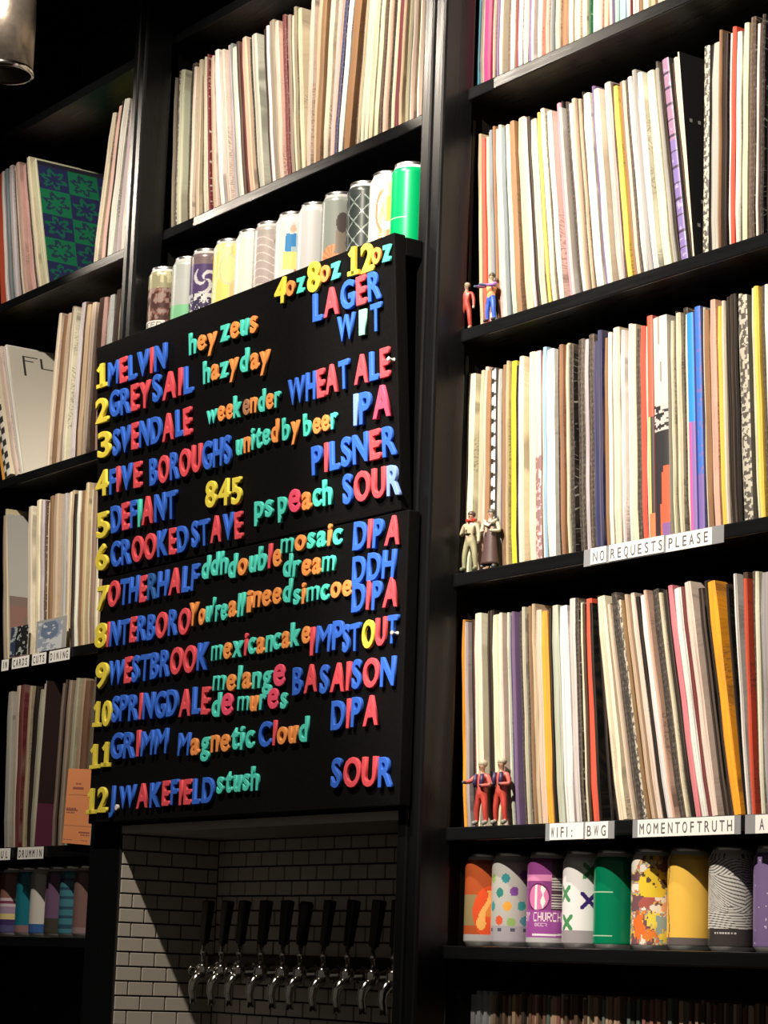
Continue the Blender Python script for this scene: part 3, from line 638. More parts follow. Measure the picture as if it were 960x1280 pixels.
# ------------------------------------------------------------------ cans
CANVIEW = math.atan2(-.5627, .8267)      # direction from a can towards the camera side
def can_meshes(R=.033, H=.155, fn=None, nu=96, nv=60, lid=(.55, .55, .56)):
    bm = bmesh.new(); nk = .0265
    prof = [(R-.006, 0), (R-.0045, .0015), (R-.0005, .007)]+[(R, .008+(H-.024)*j/nv) for j in range(nv+1)]+[(R-.003, H-.010), (nk+.0015, H-.005)]
    lathe(bm, prof, nu)
    me = bpy.data.meshes.new('can_wall'); bmesh.ops.recalc_face_normals(bm, faces=bm.faces); bm.to_mesh(me); bm.free(); me.materials.append(CANPRINT)
    def col(p):
        c = p.center; a = math.atan2(c.y, c.x)-CANVIEW; a = (a+math.pi) % (2*math.pi)-math.pi
        if c.z > H-.012: return (.62, .62, .62)
        if c.z < .0065: return (.55, .55, .55)
        return fn(a, (c.z-.007)/(H-.022))
    paint_faces(me, col); return me
alu = mat('brushed_aluminium', (.66, .66, .67), .3, 1., bump=.05, bscale=300)
def lid_mesh(H):
    bm = bmesh.new(); lathe(bm, [(.0279, H-.0055), (.0285, H-.001), (.0275, H), (.026, H-.0005), (.025, H-.004), (0, H-.004)], 40)
    me = bpy.data.meshes.new('lid'); bm.to_mesh(me); bm.free(); me.materials.append(alu); return me
def tab_mesh(H):
    bm = bmesh.new(); lathe(bm, [(.002, H-.0035), (.008, H-.0035), (.008, H-.0022), (.002, H-.0022)], 16)
    for v in bm.verts: v.co.y = v.co.y*1.4+.005
    me = bpy.data.meshes.new('tab'); bm.to_mesh(me); bm.free(); me.materials.append(alu); return me
LIDS = {}
def can(x, y, z, H, fn, lab, grp, nu=96, nv=60, rz=0, black_lid=False):
    t = empty('beer_can', (x, y, z), rz); tag(t, lab, 'can', grp)
    link('can_wall', can_meshes(H=H, fn=fn, nu=nu, nv=nv), t, (0, 0, 0))
    if H not in LIDS: LIDS[H] = (lid_mesh(H), tab_mesh(H))
    link('lid', LIDS[H][0], t, (0, 0, 0)); link('tab', LIDS[H][1], t, (0, 0, 0)); return t
FONT5 = {'C': '01111 10000 10000 10000 10000 10000 01111', 'H': '10001 10001 10001 11111 10001 10001 10001', 'U': '10001 10001 10001 10001 10001 10001 01110', 'R': '11110 10001 10001 11110 10100 10010 10001',
         'Y': '10001 10001 01010 00100 00100 00100 00100', 'B': '11110 10001 10001 11110 10001 10001 11110', 'E': '11111 10000 10000 11110 10000 10000 11111', 'D': '11110 10001 10001 10001 10001 10001 11110', ' ': '00000 '*7}
def text_hit(s, x, y):      # x, y in 0..1 over the whole word
    k = x*len(s)
    if not (0 <= k < len(s) and 0 <= y < 1): return False
    a = (k % 1)*6.2
    if a >= 5: return False
    rows = FONT5[s[int(k)]].split(); return rows[int((1-y)*6.999)][int(a)] == '1'
def smooth(n): return n
def fn_red(a, v):
    if v < .10: return (.45, .45, .46)
    e = math.hypot((a-.25)/.95, (v-.38)/.34)
    if math.hypot((a+.28)/.22, (v-.24)/.09) < 1 or abs(a+.12-.55*(v-.35)-.12*math.sin(v*14)) < .16-.12*(v-.2) and .22 < v < .66: return (.95, .50, .14)
    if math.hypot((a-.05)/.2, (v-.40)/.08) < 1: return (.75, .25, .05)
    if e < 1: return (.82, .10, .03)
    return (.50, .10, .03) if v > .6 or v < .2 else ((.32, .25, .12) if a < -.4 else (.42, .12, .06))
def fn_dots(a, v):
    cols = [(.05, .30, .35), (.22, .08, .35), (.85, .42, .06), (.06, .35, .35), (.30, .50, .15), (.10, .33, .40), (.75, .12, .05), (.25, .06, .30), (.04, .25, .22)]
    if v < .20: return (.42, .40, .45) if not (.13 < v < .18 and int((a+2)*5) % 3 == 0) else (.1, .1, .15)
    for k, (ca, cv) in enumerate([(-.45, .80), (-.05, .64), (-.35, .45), (.30, .46), (-.15, .25), (.45, .27), (-.75, .27), (.95, .17), (-.75, .62), (.9, .6), (.4, .85), (1.1, .35), (-1.2, .45), (-1.2, .8)]):
        if math.hypot(a-ca, (v-cv)*3.4) < .20: return cols[k % 9]
    return (.52, .52, .50)
def fn_church(a, v):
    if v < .07: return (.5, .5, .52)
    if v < .40:
        if text_hit('BY CHURCH', (a+1.50)/2.0, (v-.265)/.11): return (.92, .80, .80)
        if text_hit('BEER', (a+.75)/.6, (v-.205)/.04): return (.85, .7, .8)
        if abs(v-.10-.05*max(0, a)**2) < .012 and a > -.9: return (.85, .8, .85)
        return (.34, .08, .36)
    e = math.hypot((a+.62)/.50, (v-.56)/.155)
    if e < 1:
        if abs(a+.72) < .06 or abs(a+.38) < .07+.04*math.sin(v*40): return (.95, .88, .85)
        return (.72, .22, .48)
    if e < 1.12: return (.10, .02, .08)
    if a > .0 and .43 < v < .80: return (.62, .62, .58) if int(v*60) % 2 and abs(v-.62) > .015 else (.08, .05, .07)
    return (.75, .28, .55) if v > .76 and a < 0 and v < .84 else (.28, .06, .26) if a < 0 else (.06, .04, .05)
def fn_x(a, v):
    if v < .16: return (.35, .33, .36)
    def cr(ca, cv, sz, w_): p, q = (a-ca), (v-cv)*3.4; return max(abs(p), abs(q)) < sz and abs(abs(p)-abs(q)) < w_
    if cr(.05, .52, .36, .12): return (.04, .02, .16)
    for ca, cv in ((-1.15, .60), (.95, .70), (-1.0, .25), (.95, .25), (.1, .88)):
        if cr(ca, cv, .34, .13): return (.08, .30, .12)
    return (.86, .86, .88)
def fn_green(a, v): return (.0, .20, .09) if not ((abs(v-.62) < .006 or abs(v-.10) < .008) and a < -.3) else (.4, .6, .45)
def fn_collage(a, v):
    if v > .55 and math.hypot((a+.25)/.62, (v-.70)/.2) < 1: return (.85, .62, .05) if fb(a*5, v*16) > .36 else (.12, .08, .05)
    for k, (ca, cv, ra, rv, c) in enumerate([(-.5, .5, .35, .08, (.45, .12, .10)), (.5, .45, .3, .12, (.85, .45, .25)), (.35, .52, .2, .06, (.9, .85, .75)), (-.85, .22, .3, .16, (.85, .2, .04)), (.2, .26, .3, .10, (.30, .42, .45)),
          (-.2, .30, .3, .08, (.90, .75, .1)), (.7, .20, .25, .12, (.12, .05, .08)), (-.35, .12, .25, .07, (.85, .25, .05)), (.35, .10, .25, .07, (.9, .72, .1)), (0, .42, .3, .05, (.9, .85, .72))]):
        if math.hypot((a-ca)/ra, (v-cv)/rv) < 1+.25*math.sin(8*math.atan2(v-cv, a-ca)+k): return c
    n_ = fb(a*3.2+3, v*9); return (.88, .84, .75) if n_ > .60 else ((.20, .10, .12) if n_ < .42 else ((.85, .62, .1) if n_ < .48 else ((.30, .42, .45) if n_ < .54 else (.75, .2, .08))))
def fn_gold(a, v):
    if v < .09: return (.14, .12, .12)
    return (.93, .58, .10) if abs(a+1.35-.1*math.sin(v*8)) > .05 else (.3, .15, .05)
def fn_lines(a, v):
    if v < .20: return (.05, .045, .045) if not (abs(v-.15) < .012 and abs(a+.5) < .5 and int(a*25) % 3) else (.6, .6, .6)
    w_ = v*34+2.2*math.sin(a*2.2+v*5)*(1 if v > .38 else .25)+(a*6 if .45 < v < .8 and a < .3 else 0)
    return (.10, .10, .10) if (w_ % 1) < .36 else (.66, .66, .63)
def fn_pspeck(a, v): return (.20, .14, .31) if vn(a*16, v*44) < .93 else (.6, .55, .65)
cans_low = [(fn_red, 'can with a red oval and orange flame print, leftmost on the low right shelf'), (fn_dots, 'grey can printed with big coloured polka dots'), (fn_church, 'purple and pink can with CHURCH lettering'),
  (fn_x, 'white can with a navy X and green crosses'), (fn_green, 'plain dark green can below the WIFI label'), (fn_collage, 'can with a yellow, red and white cartoon-like collage'),
  (fn_gold, 'plain golden yellow can under the word TRUTH'), (fn_lines, 'can with fine black and white wavy lines'), (fn_pspeck, 'dark purple can cut by the right photo edge'),
  (fn_red, None), (fn_green, None), (fn_x, None)]
pxs = [603, 642, 687, 732, 771.5, 819, 865, 917, 974]
for i, px in enumerate(pxs):
    x = x_at(px, .051, -.12); fn, lab = cans_low[i]
    hi = fn in (fn_church, fn_lines, fn_x)
    can(max(x, .0005), .051, SH['cans'], .136, fn, lab, 'beer cans on the low right shelf', nu=220 if hi else 120, nv=150 if hi else 70)
# left low shelf
def st(cols):
    def f(a, v):
        for lim, c in cols:
            if v < lim: return c
        return cols[-1][1]
    return f
dull = [(-10, st([(1, (.2, .1, .05))]), 'brown can cut by the left photo edge, low left shelf'),
  (20, st([(.12, (.08, .08, .2)), (.22, (.05, .03, .12)), (.32, (.65, .55, .25)), (.45, (.35, .25, .38)), (.50, (.6, .5, .55)), (.55, (.2, .05, .1)), (.60, (.6, .5, .55)), (1, (.25, .12, .1))]), 'mauve striped can with a cream band, low left shelf'),
  (40, st([(.14, (.25, .15, .15)), (1, (.01, .16, .22))]), 'dark teal can between striped and white cans, low left shelf'),
  (58, st([(.15, (.04, .12, .35)), (1, (.62, .60, .56))]), 'white can with a blue base, low left shelf'),
  (77, st([(.25, (.06, .05, .04)), (1, (.16, .09, .17))]), 'dark purple can beside the white one, low left shelf'),
  (95, lambda a, v: (.06, .22, .28) if math.sin(v*40) > -.5 else (.03, .08, .14), 'blue-green banded can, low left shelf'),
  (113, st([(.1, (.3, .22, .22)), (1, (.22, .13, .12))]), 'dull reddish brown can half behind the menu post, low left shelf')]
for px, fn, lab in dull: can(x_at(px, .062, -.12), .062, SH['cans'], .136, fn, lab, 'beer cans on the low left shelf', 64, 40)
# tall cans behind the menu board
def t_brown(a, v):
    if v < .34 and a < .1: return (.75, .74, .70) if v > .2 and not text_hit('HEED', (a+1.5)/1.5, (v-.235)/.075) else (.10, .09, .08)
    if v > .80: return (.30, .29, .18) if fb(a*5, v*12) > .45 else (.5, .48, .3)
    n_ = fb(a*5, v*13); return (.07, .035, .03) if n_ < .48 else ((.22, .10, .08) if n_ < .6 else (.30, .22, .20))
def t_pinkgreen(a, v): return (.50, .54, .52) if v > .78 else ((.62, .18, .38) if a > .1 and v > .35 else ((.25, .62, .35) if v < .42 else (.52, .56, .54)))
def t_indigo(a, v):
    if v > .88: return (.20, .15, .16)
    if v < .24: return (.55, .56, .58)
    if v < .48: return (.72, .74, .76) if vn(a*9, v*22) > .5 and (.38 < v or vn(a*14, v*60) > .55) else (.06, .05, .12)
    sw = math.sin(9*math.hypot(a+.1, (v-.66)*4)+3*math.atan2((v-.66)*4, a+.1)); return (.66, .66, .72) if sw > .45 and math.hypot(a+.1, (v-.66)*4) < .75 else (.09, .06, .17)
def t_yellow(a, v):
    s_ = math.sin(3*a+7*v)+math.sin(5*a-9*v+1); e = math.hypot((a+.1)/.5, (v-.68)/.2)
    if abs(e-1) < .08: return (.78, .70, .45)
    if e < 1: return (.86, .82, .38)
    return (.93, .78, .22) if s_ > .1 else ((.92, .62, .32) if a > 0 else (.90, .84, .42)) if v > .2 else (.88, .66, .55)
def t_white(a, v): return (.86, .86, .76) if not (abs(a-.1) < .12 and .15 < v < .7 and math.sin(v*60) > .2) else (.55, .68, .82)
def t_swirl(a, v):
    if v > .92: return (.45, .42, .40)
    e = math.hypot((a-.35)*1, (v-.82)*4)
    if e < .22: return (.75, .72, .68) if e < .12 else (.3, .26, .25)
    s_ = math.sin(v*30+1.6*math.sin(a*2.6)); return (.74, .70, .66) if abs(s_) < .22 else (.50, .44, .42)
def t_bather(a, v):
    a, v = a/1.15, .82+(v-.92)/1.12
    for ca, cv, ra, rv, c in ((-.05, .77, .14, .045, (.80, .50, .38)), (-.05, .82, .14, .022, (.75, .72, .68)), (-.10, .73, .12, .025, (.78, .74, .70))):
        if math.hypot((a-ca)/ra, (v-cv)/rv) < 1: return c
    if .50 < v < .72 and abs(a+.05) < .36-.3*abs(v-.6): return (.06, .28, .62) if a < .12 and not (.50 < v < .56 and -.1 < a < .1) else (.45, .62, .72)
    if .46 < v < .62 and .25 < a < .45: return (.80, .52, .40)
    if .30 < v <= .50 and abs(a+.12) < .36: return (.80, .82, .28)
    if .22 < v < .44 and abs(a-.22) < .16: return (.60, .25, .14)
    if .04 < v < .34 and abs(a-.2) < .07: return (.80, .50, .38)
    return (.82, .83, .80)
def t_silver(a, v): return (.70, .71, .72) if abs(a+.4) > .08 else (.78, .72, .78)
def t_figure(a, v):
    if math.hypot((a-.1)/.32, (v-.70)/.13) < 1: return (.10, .08, .08)
    if v < .62 and abs(a-.15) < .35+.2*(.6-v) and v > .30: return (.28, .24, .20)
    e = math.hypot((a+.35)/.75, (v-.22)/.2)
    if e < 1: return (.88, .42, .22) if int(math.atan2((v-.22)*3, a+.35)*5) % 2 else (.70, .28, .14)
    return (.33, .37, .34)
def t_diamond(a, v):
    if v > .93: return (.04, .05, .05)
    k = abs(((a*1.1+.25) % 1)-.5)*2; m_ = abs(((v*4.2) % 1)-.5)*2
    return (.26, .31, .29) if abs(k-m_) < .08 and a < .35 else ((.03, .04, .04) if a < .1 else (.02, .13, .09))
def t_ice(a, v):
    a += .25; v -= .1
    e = math.hypot((a-.1)/.55, (v-.5)/.27)
    if v < .14: return (.82, .70, .12)
    if math.hypot((a-.15)/.3, (v-.52)/.16) < 1: return (.92, .62, .08)
    if math.hypot((a-.25)/.3, (v-.72)/.14) < 1 or math.hypot((a+.1)/.2, (v-.42)/.1) < 1: return (.88, .82, .25)
    if abs(e-1) < .12: return (.75, .22, .12)
    if v < .26 and a > -.3: return (.72, .25, .12) if int(v*60) % 2 else (.85, .80, .6)
    return (.80, .74, .62)
def t_green(a, v): return (.0, .36, .12) if abs(v-.42) > .004 or a > -.2 else (.4, .6, .4)
def t_dark(a, v): return (.30, .32, .32) if .6 < v < .8 and abs(a) < .35 else (.015, .05, .03)
tall = [(207, t_brown, 'dark brown mottled can with a white lettered block, above the menu'), (237, t_pinkgreen, 'grey can with pink and green print, third above the menu'),
  (260, t_indigo, 'indigo can with white swirl and lettering above the menu'), (289, t_yellow, 'yellow and peach patterned can above the menu'), (317, t_white, 'plain pale cream can between yellow and brown swirled cans'),
  (340, t_swirl, 'grey-brown can with pale wavy lines above the menu'), (368, t_bather, 'white can printed with a figure in blue shirt and yellow shorts'), (396, t_silver, 'plain silver can right of the blue shirt can'),
  (426, t_figure, 'grey can with a dark figure and orange fan shape'), (458, t_diamond, 'black and green can with diamond line pattern'), (487, t_ice, 'cream can with yellow and red emblem, second from the right'), (514, t_green, 'plain bright green can at the right end above the menu')]
for px, fn, lab in tall:
    can(x_at(px, -.016, 1.0), -.016, .9005, .157, fn, lab, 'tall beer cans on the shelf above the menu', 130, 90)

# ------------------------------------------------------------------ shelf labels
paper = mat('white_label_paper', (.84, .84, .82), .5); greyclip = mat('grey_plastic_holder', (.26, .27, .29), .4); inkm = mat('grey_label_ink', (.12, .12, .13), .7)
def shelf_label(px0, px1, z, text, lab, pieces, holder=True, h=.024, ink=inkm):
    yf = -.012 if px0 > 500 else 0.
    xl = lambda px: x_at(px, yf-.003, z-.01)
    xa, xb = xl(px0), xl(px1)
    t = empty('shelf_label', ((xa+xb)/2, yf-.0004, z-h*.5-.001)); tag(t, lab, 'label'); ox = t.location.x
    def bx(name, x0, x1, y0, y1, hh, m, dz=0):
        bm = bmesh.new(); box(bm, x0-ox, x1-ox, y0, y1, -hh/2+dz, hh/2+dz, .0003); return mesh_obj(name, bm, m, t)
    if holder: bx('holder', xa, xb, -.0016, 0, h, greyclip)
    for a, b in pieces: bx('paper', xl(a), xl(b), -.0026, -.0017, h-.001, paper, random.uniform(-.0008, .0008))
    bm = bmesh.new()
    for a, b, word in text:
        X0, X1 = xl(a), xl(b); n = len(word); pw = (X1-X0)/n
        for k, ch in enumerate(word):
            if ch == ' ': continue
            g = glyph_raw(ch, .003, .0, 0); xs = [v.co.x for v in g.vertices]; ys = [v.co.y for v in g.vertices]
            gx0, gw = min(xs), max(xs)-min(xs); hh = h*.62/.73; sx = min(pw*.62/max(gw, .2), hh*.9); b2 = bmesh.new(); b2.from_mesh(g)
            for v in b2.verts:
                v.co = Vector((X0+pw*(k+.5)-ox+(v.co.x-gx0-gw/2)*sx, -.0028-v.co.z*.1, (v.co.y-.36)*hh))
            tmp = bpy.data.meshes.new('t'); b2.to_mesh(tmp); b2.free(); bm.from_mesh(tmp); bpy.data.meshes.remove(tmp); bpy.data.meshes.remove(g)
    mesh_obj('lettering', bm, ink, t); return t
shelf_label(729, 904, SH['third'], [(740, 757, 'NO'), (762, 830, 'REQUESTS'), (834, 887, 'PLEASE')], 'white strip label reading NO REQUESTS PLEASE on the shelf edge', [(738, 757.5), (761, 829.5), (832.5, 890)])
shelf_label(681, 767, 0, [(688, 718, 'WIFI:'), (732, 759, 'BWG')], 'white strip label reading WIFI: BWG on the shelf edge', [(687, 729), (731.5, 760)])
shelf_label(790, 925, 0, [(798, 917, 'MOMENTOFTRUTH')], 'white strip label reading MOMENT OF TRUTH on the shelf edge', [(797, 918)])
shelf_label(930.5, 985, 0, [(948, 957, 'A'), (962, 980, 'LL')], 'white strip label starting with A at the right photo edge', [(944, 983)])
bi = mat('black_label_ink', (.03, .03, .03), .7)
for a, b, tx, lab, z in ((2, 10.5, 'IN', 'shortest white label on the left shelf edge, beside menu line eight', SH['third']), (15, 36, 'CARDS', 'white shelf label second from the left beside menu line eight', SH['third']), (40, 57.5, 'CUTS', 'white shelf label third from the left beside menu line eight', SH['third']),
    (61.5, 87, 'DINING', 'rightmost white shelf label beside menu line eight', SH['third']), (-12, 12.5, 'SOUL', 'white shelf label at the photo edge above the dim left cans', 0), (22, 54, 'DRUMMIN', 'white shelf label below the orange flyer shelf', 0)):
    shelf_label(a, b, z, [(a+1, b-1, tx)], lab, [(a, b)], holder=False, ink=bi)

# ------------------------------------------------------------------ orange flyer, photo cards in plastic
def card(name, x0, x1, y, z0, h, fn, lab, cat, nu=24, nv=36, tilt=.0, lean=0.):
    """thin stiff card standing on its bottom edge, printed side to the room"""
    wd = x1-x0; bm = bmesh.new()
    g = [[bm.verts.new((wd*(i/nu-.5), -.0005, h*j/nv)) for i in range(nu+1)] for j in range(nv+1)]
    for j in range(nv):
        for i in range(nu): bm.faces.new((g[j][i], g[j][i+1], g[j+1][i+1], g[j+1][i]))
    nf = len(bm.faces); q = [bm.verts.new((v.co.x, .0005, v.co.z)) for v in (g[0][0], g[0][nu], g[nv][nu], g[nv][0])]
    bm.faces.new((q[1], q[0], q[3], q[2])); bm.faces.new([g[j][0] for j in range(nv+1)]+[q[3], q[0]]); bm.faces.new([g[j][nu] for j in range(nv, -1, -1)]+[q[1], q[2]])
    bm.faces.new([g[nv][i] for i in range(nu+1)]+[q[2], q[3]]); bm.faces.new([g[0][i] for i in range(nu, -1, -1)]+[q[0], q[1]])
    me = bpy.data.meshes.new(name); bm.to_mesh(me); bm.free(); me.materials.append(PRINT)
    paint_faces(me, lambda p: fn((p.center.x/wd+.5), p.center.z/h) if p.index < nf else (.6, .6, .58))
    o = link(name, me); o.location = ((x0+x1)/2, y, z0+.0003); o.rotation_euler = (-tilt, lean, 0); return tag(o, lab, cat)
def fly(u, v):
    if abs(v-.655) < .006 and u > .08 or abs(v-.235) < .006: return (.55, .22, .10)
    for a, b, cu, cv in ((.12, .010, .42, .80), (.20, .016, .42, .735), (.18, .012, .22, .47), (.22, .012, .25, .44), (.15, .01, .22, .415), (.20, .012, .75, .16), (.16, .01, .8, .125), (.18, .01, .18, .05), (.12, .01, .78, .05)):
        if abs(u-cu) < a and abs(v-cv) < b and (int(u*40) % 4 or a > .19): return (.38, .14, .10)
    return (.93, .36, .15)
card('flyer', -1.259, -1.148, -.008, 0, .140, fly, 'bright orange printed flyer leaning on the dim left shelf beside menu line twelve', 'flyer', 50, 90, lean=.06)
x0, x1 = x_at(44, -.004, SH['third']), x_at(82, -.004, SH['third'])
def bluecard(u, v):
    if v > .93 or u < .06 or u > .86: return (.34, .35, .34)
    e = math.hypot((u-.45)/.3, (v-.65)/.3)
    n_ = fb(u*7, v*9)
    return (.55, .58, .62) if n_ > .60 or (v < .3 and n_ > .5) else ((.13, .18, .28) if e < 1 else (.28, .33, .42))
card('picture_card', x0, x1, -.004, SH['third'], .062, bluecard, 'grey blue picture card in clear plastic on the left shelf edge', 'card', 30, 24)
x0, x1 = x_at(12, -.004, SH['third']), x_at(34, -.004, SH['third'])
def darkcard(u, v):
    n_ = fb((u+v)*5, (v-u)*6); return (.32, .38, .38) if n_ > .62 else ((.03, .05, .10) if u < .3 else (.012, .014, .014))
card('picture_card', x0, x1, -.004, SH['third'], .060, darkcard, 'small black picture card with pale marks near the left photo edge', 'card', 24, 24)

# ------------------------------------------------------------------ small metal clip and the spotlight housing
bm = bmesh.new(); tube(bm, [(0, 0, 0), (0, -.012, .001), (.004, -.018, -.002), (.010, -.016, .001)], [.003, .004, .0035, .002], 8)
o = mesh_obj('metal_clip', bm, alu); o.location = (x_at(558, -.004, .392), .0, .393); tag(o, 'small bent metal clip on the post edge left of the NO REQUESTS shelf', 'clip')
lp = at(8, 40, -.45); L_ = empty('spotlight_housing', lp); tag(L_, 'cylindrical grey metal spotlight housing hanging in the dark top left corner', 'lamp')
hm = mat('tarnished_metal', (.30, .26, .22), .35, .8, bump=.3, bscale=60, var=.4)
bm = bmesh.new(); lathe(bm, [(0, .095), (.030, .095), (.048, .080), (.050, .02), (.050, -.075), (.0475, -.075), (.0465, 0), (0, .005)], 40); mesh_obj('housing', bm, hm, L_)
bm = bmesh.new(); lathe(bm, [(.0478, -.078), (.0515, -.078), (.052, -.070), (.0505, -.068)], 40); mesh_obj('rim', bm, chrome, L_)
bm = bmesh.new(); lathe(bm, [(0, -.040), (.030, -.042), (.040, -.050), (.041, -.053), (0, -.05)], 30); mesh_obj('glass', bm, mat('frosted_lens', (.3, .3, .28), .2), L_)
bm = bmesh.new(); tube(bm, [(0, 0, .095), (0, .0, .14), (0, 0, 2.6-lp.z)], .006, 10); mesh_obj('rod', bm, mat('black_plastic', (0, 0, 0)), L_)

# ------------------------------------------------------------------ toy figurines
def figure(name, loc, rz, joints, bones, rings_col, lab, parts, scale=1.0, grp='toy figurines on the right shelves'):
    """body grown as one skin over a skeleton (modifier applied), coloured by region"""
    vs = list(joints); me = bpy.data.meshes.new('sk'); me.from_pydata([joints[k][0] for k in vs], [(vs.index(a), vs.index(b)) for a, b in bones], [])
    o = bpy.data.objects.new('sk', me); COL.objects.link(o); md = o.modifiers.new('s', 'SKIN'); o.modifiers.new('u', 'SUBSURF').levels = 2
    for i, k in enumerate(vs):
        sv = me.skin_vertices[0].data[i]; r = joints[k][1]; sv.radius = (r, r) if not isinstance(r, tuple) else r; sv.use_root = (k == 'pelvis')
    bpy.context.view_layer.update()
    m2 = bpy.data.meshes.new_from_object(o.evaluated_get(bpy.context.evaluated_depsgraph_get())); bpy.data.objects.remove(o)
    m2.name = 'body'; m2.materials.clear(); m2.materials.append(TOY)
    for p in m2.polygons: p.use_smooth = True
    J = {k: Vector(joints[k][0]) for k in vs}
    def col(p):
        best = None
        for a, b, c in rings_col:
            d_ = J[b]-J[a]; t = max(0, min(1, (p.center-J[a]).dot(d_)/max(1e-9, d_.length_squared))); dd = (p.center-J[a]-d_*t).length
            if best is None or dd < best[0]: best = (dd, c)
        return best[1]
    paint_faces(m2, col)
    e = empty(name, loc, rz); e.scale = (scale,)*3; tag(e, lab, 'figurine', grp); link('body', m2, e, (0, 0, 0))
    for pn, bm_, m_ in parts(J): mesh_obj(pn, bm_, m_, e, smooth=True)
    return e
TOY = print_mat('painted_toy_plastic', .4)
def blob(c, r, sc=(1, 1, 1), seg=12):
    bm = bmesh.new(); bmesh.ops.create_icosphere(bm, subdivisions=2, radius=r)
    for v in bm.verts: v.co = Vector((v.co.x*sc[0], v.co.y*sc[1], v.co.z*sc[2]))+Vector(c)
    return bm
def pose(armL, armR, spread=.008, head=(0, -.001, .0875)):
    # figure 95 mm tall faces -y; L is its own right-hand side seen from the front (-x)
    J = dict(pelvis=((0, 0, .046), .0075), waist=((0, 0, .054), .0068), chest=((0, 0, .067), (.0095, .0068)), neck=((0, 0, .0775), .0033), head=((head[0], head[1], head[2]-.003), .0052), crown=(head, .0050),
      hipL=((-spread*.7, 0, .043), .0055), kneeL=((-spread, -.001, .025), .0046), ankL=((-spread*1.15, .001, .006), .0036), toeL=((-spread*1.3, -.008, .0035), .0034),
      hipR=((spread*.7, 0, .043), .0055), kneeR=((spread, -.001, .025), .0046), ankR=((spread*1.15, .001, .006), .0036), toeR=((spread*1.3, -.008, .0035), .0034),
      shL=((-.0115, 0, .072), .0042), shR=((.0115, 0, .072), .0042), elL=(armL[0], .0034), haL=(armL[1], .0026), fiL=(armL[2], .0022), elR=(armR[0], .0034), haR=(armR[1], .0026), fiR=(armR[2], .0022))
    return J
BONES = [('pelvis', 'waist'), ('waist', 'chest'), ('chest', 'neck'), ('neck', 'head'), ('head', 'crown'), ('pelvis', 'hipL'), ('hipL', 'kneeL'), ('kneeL', 'ankL'), ('ankL', 'toeL'), ('pelvis', 'hipR'), ('hipR', 'kneeR'), ('kneeR', 'ankR'), ('ankR', 'toeR'),
  ('chest', 'shL'), ('shL', 'elL'), ('elL', 'haL'), ('haL', 'fiL'), ('chest', 'shR'), ('shR', 'elR'), ('elR', 'haR'), ('haR', 'fiR')]
def colours(top, sleeve, glove, trouser, boot, skin):
    return [('waist', 'chest', top), ('chest', 'shL', top), ('chest', 'shR', top), ('pelvis', 'waist', top), ('neck', 'crown', skin), ('shL', 'elL', sleeve), ('elL', 'haL', sleeve), ('haL', 'fiL', glove), ('shR', 'elR', sleeve), ('elR', 'haR', sleeve), ('haR', 'fiR', glove),
      ('pelvis', 'hipL', trouser), ('hipL', 'kneeL', trouser), ('pelvis', 'hipR', trouser), ('hipR', 'kneeR', trouser), ('kneeL', 'ankL', trouser), ('kneeR', 'ankR', trouser), ('ankL', 'toeL', boot), ('ankR', 'toeR', boot)]
down = lambda s: ((s*.0155, -.001, .058), (s*.0170, -.004, .045), (s*.0168, -.005, .040))
fwdarm = lambda s: ((s*.0145, -.010, .063), (s*.0125, -.022, .061), (s*.012, -.028, .0615))
bent = lambda s: ((s*.0165, .000, .058), (s*.0085, -.010, .057), (s*.005, -.012, .058))
plain = lambda n, c, r=.45: mat(n, c, r, bump=.1, bscale=400)
def hair(c, nm='hair', z=.0885, r=.0062, face=True):
    def f(J):
        out = [(nm, blob((0, .0013, z), r, (1, 1, .9)), plain('toy_'+nm+str(round(c[0], 2)), c))]
        if face:
            hd = J['crown']; b = blob((0, -.0066, .0855), .0011, (.8, 1, 1)); out.append(('nose', b, plain('toy_skin', (.50, .30, .20))))
            e = bmesh.new()
            for s in (-1, 1):
                q = bmesh.ops.create_icosphere(e, subdivisions=1, radius=.0007)
                for v in q['verts']: v.co += Vector((s*.0021, -.0056, .0872))
            out.append(('eyes', e, plain('toy_eye', (.02, .02, .02))))
        return out
    return f
def vest(f0, c, nm='vest'):
    def f(J):
        out = f0(J); bm = bmesh.new()
        for s in (-1, 1): tube(bm, [(s*.0060, -.0062, .074), (s*.0068, -.0078, .064), (s*.0058, -.0072, .055)], [.0028, .0036, .003], 8)
        tube(bm, [(-.006, .0062, .074), (0, .0072, .066), (.006, .0062, .074)], .0028, 8)
        out.append((nm, bm, plain('toy_navy', c))); return out
    return f

red = (.50, .06, .045); gboot = (.24, .24, .22); skin = (.42, .24, .16)
FY = -.004
def stand(px, z, rz, P, C, lab, parts, sc):
    return figure('toy_figurine', (x_at(px, FY, z), FY, z+.0003), rz, P, BONES, C, lab, parts, sc)
C_red = colours((.56, .10, .08), (.58, .13, .11), (.08, .08, .09), red, gboot, skin)
stand(601, 0, .15, pose(fwdarm(-1), bent(1)), C_red, 'red jumpsuit figurine with navy vest, left of the pair on the WIFI shelf', vest(hair((.42, .38, .28), 'helmet', .0895, .0068), (.035, .025, .09)), 1.02)
stand(625, 0, .15, pose(bent(-1), bent(1)), C_red, 'red jumpsuit figurine with navy vest, right of the pair on the WIFI shelf', vest(hair((.42, .38, .28), 'helmet', .0895, .0068), (.035, .025, .09)), 1.03)
mr = (.36, .05, .035)
stand(582, SH['second'], .5, pose(down(-1), down(1)), colours(mr, mr, (.35, .28, .2), mr, (.30, .22, .18), (.35, .25, .18)), 'dark red jumpsuit figurine with fair hair, beside the orange and blue one', hair((.36, .33, .24)), .82)
def f2(J):
    out = hair((.06, .05, .03), 'cap')(J); return out
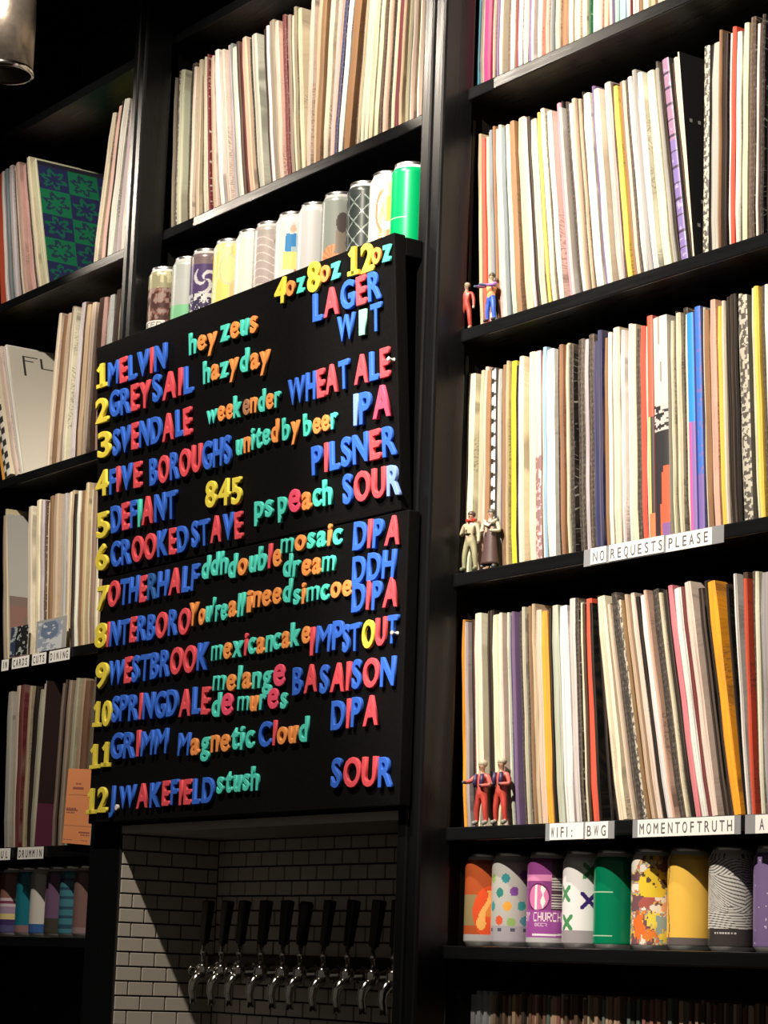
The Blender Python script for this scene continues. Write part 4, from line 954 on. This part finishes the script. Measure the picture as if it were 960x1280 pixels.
stand(613, SH['second'], .1, pose(((-.0145, -.010, .068), (-.0125, -.024, .065), (-.012, -.032, .063)), ((.0145, -.008, .066), (.004, -.018, .066), (-.004, -.028, .067))),
      colours((.93, .36, .16), (.30, .12, .40), (.06, .12, .22), (.04, .12, .60), (.03, .03, .05), (.35, .3, .2)), 'figurine in orange vest, purple sleeves and bright blue trousers pointing left', f2, .84)
def f3(J):
    out = hair((.08, .05, .04), 'hood', .0885, .0064)(J)
    bm = bmesh.new(); tube(bm, [(-.005, -.003, .079), (0, -.0065, .0765), (.005, -.003, .079), (.0055, .004, .080)], .0026, 8); out.append(('scarf', bm, plain('toy_scarf', (.55, .05, .03))))
    bm = bmesh.new(); tube(bm, [(-.009, -.002, .058), (0, -.0085, .0575), (.009, -.002, .058), (0, .007, .058), (-.009, -.002, .058)], .0016, 8); out.append(('belt', bm, plain('toy_belt', (.07, .05, .03))))
    return out
tan_ = (.46, .41, .28); olive = (.33, .33, .20)
stand(587, SH['third'], .35, pose(bent(-1), down(1), .009), colours(tan_, tan_, (.08, .06, .04), olive, (.12, .14, .07), (.45, .25, .18)), 'khaki uniformed figurine with a red scarf and dark hood', f3, 1.0)
def f4(J):
    out = hair((.10, .10, .09), 'hair', .0885, .0062)(J)
    bm = bmesh.new(); lathe(bm, [(.0085, .060), (.0105, .050), (.0125, .030), (.0155, .010), (.0160, .006), (.0135, .006), (.010, .030), (.007, .056)], 20)
    for v in bm.verts: v.co.y *= .72
    out.append(('robe_skirt', bm, plain('toy_robe', (.08, .045, .045))))
    bm = bmesh.new(); tube(bm, [(-.010, -.002, .075), (-.005, -.0075, .069), (.002, -.0085, .066), (.008, -.0080, .070), (.0115, -.002, .0755)], [.0022, .0028, .0030, .0028, .0022], 8); out.append(('collar', bm, plain('toy_cream', (.70, .66, .55))))
    return out
stand(612, SH['third'], .35, pose(bent(-1), bent(1)), colours((.10, .10, .09), (.60, .57, .47), (.5, .35, .25), (.06, .04, .05), (.25, .27, .25), (.50, .33, .25)), 'figurine in long dark robe with cream collar and sleeves', f4, .97)
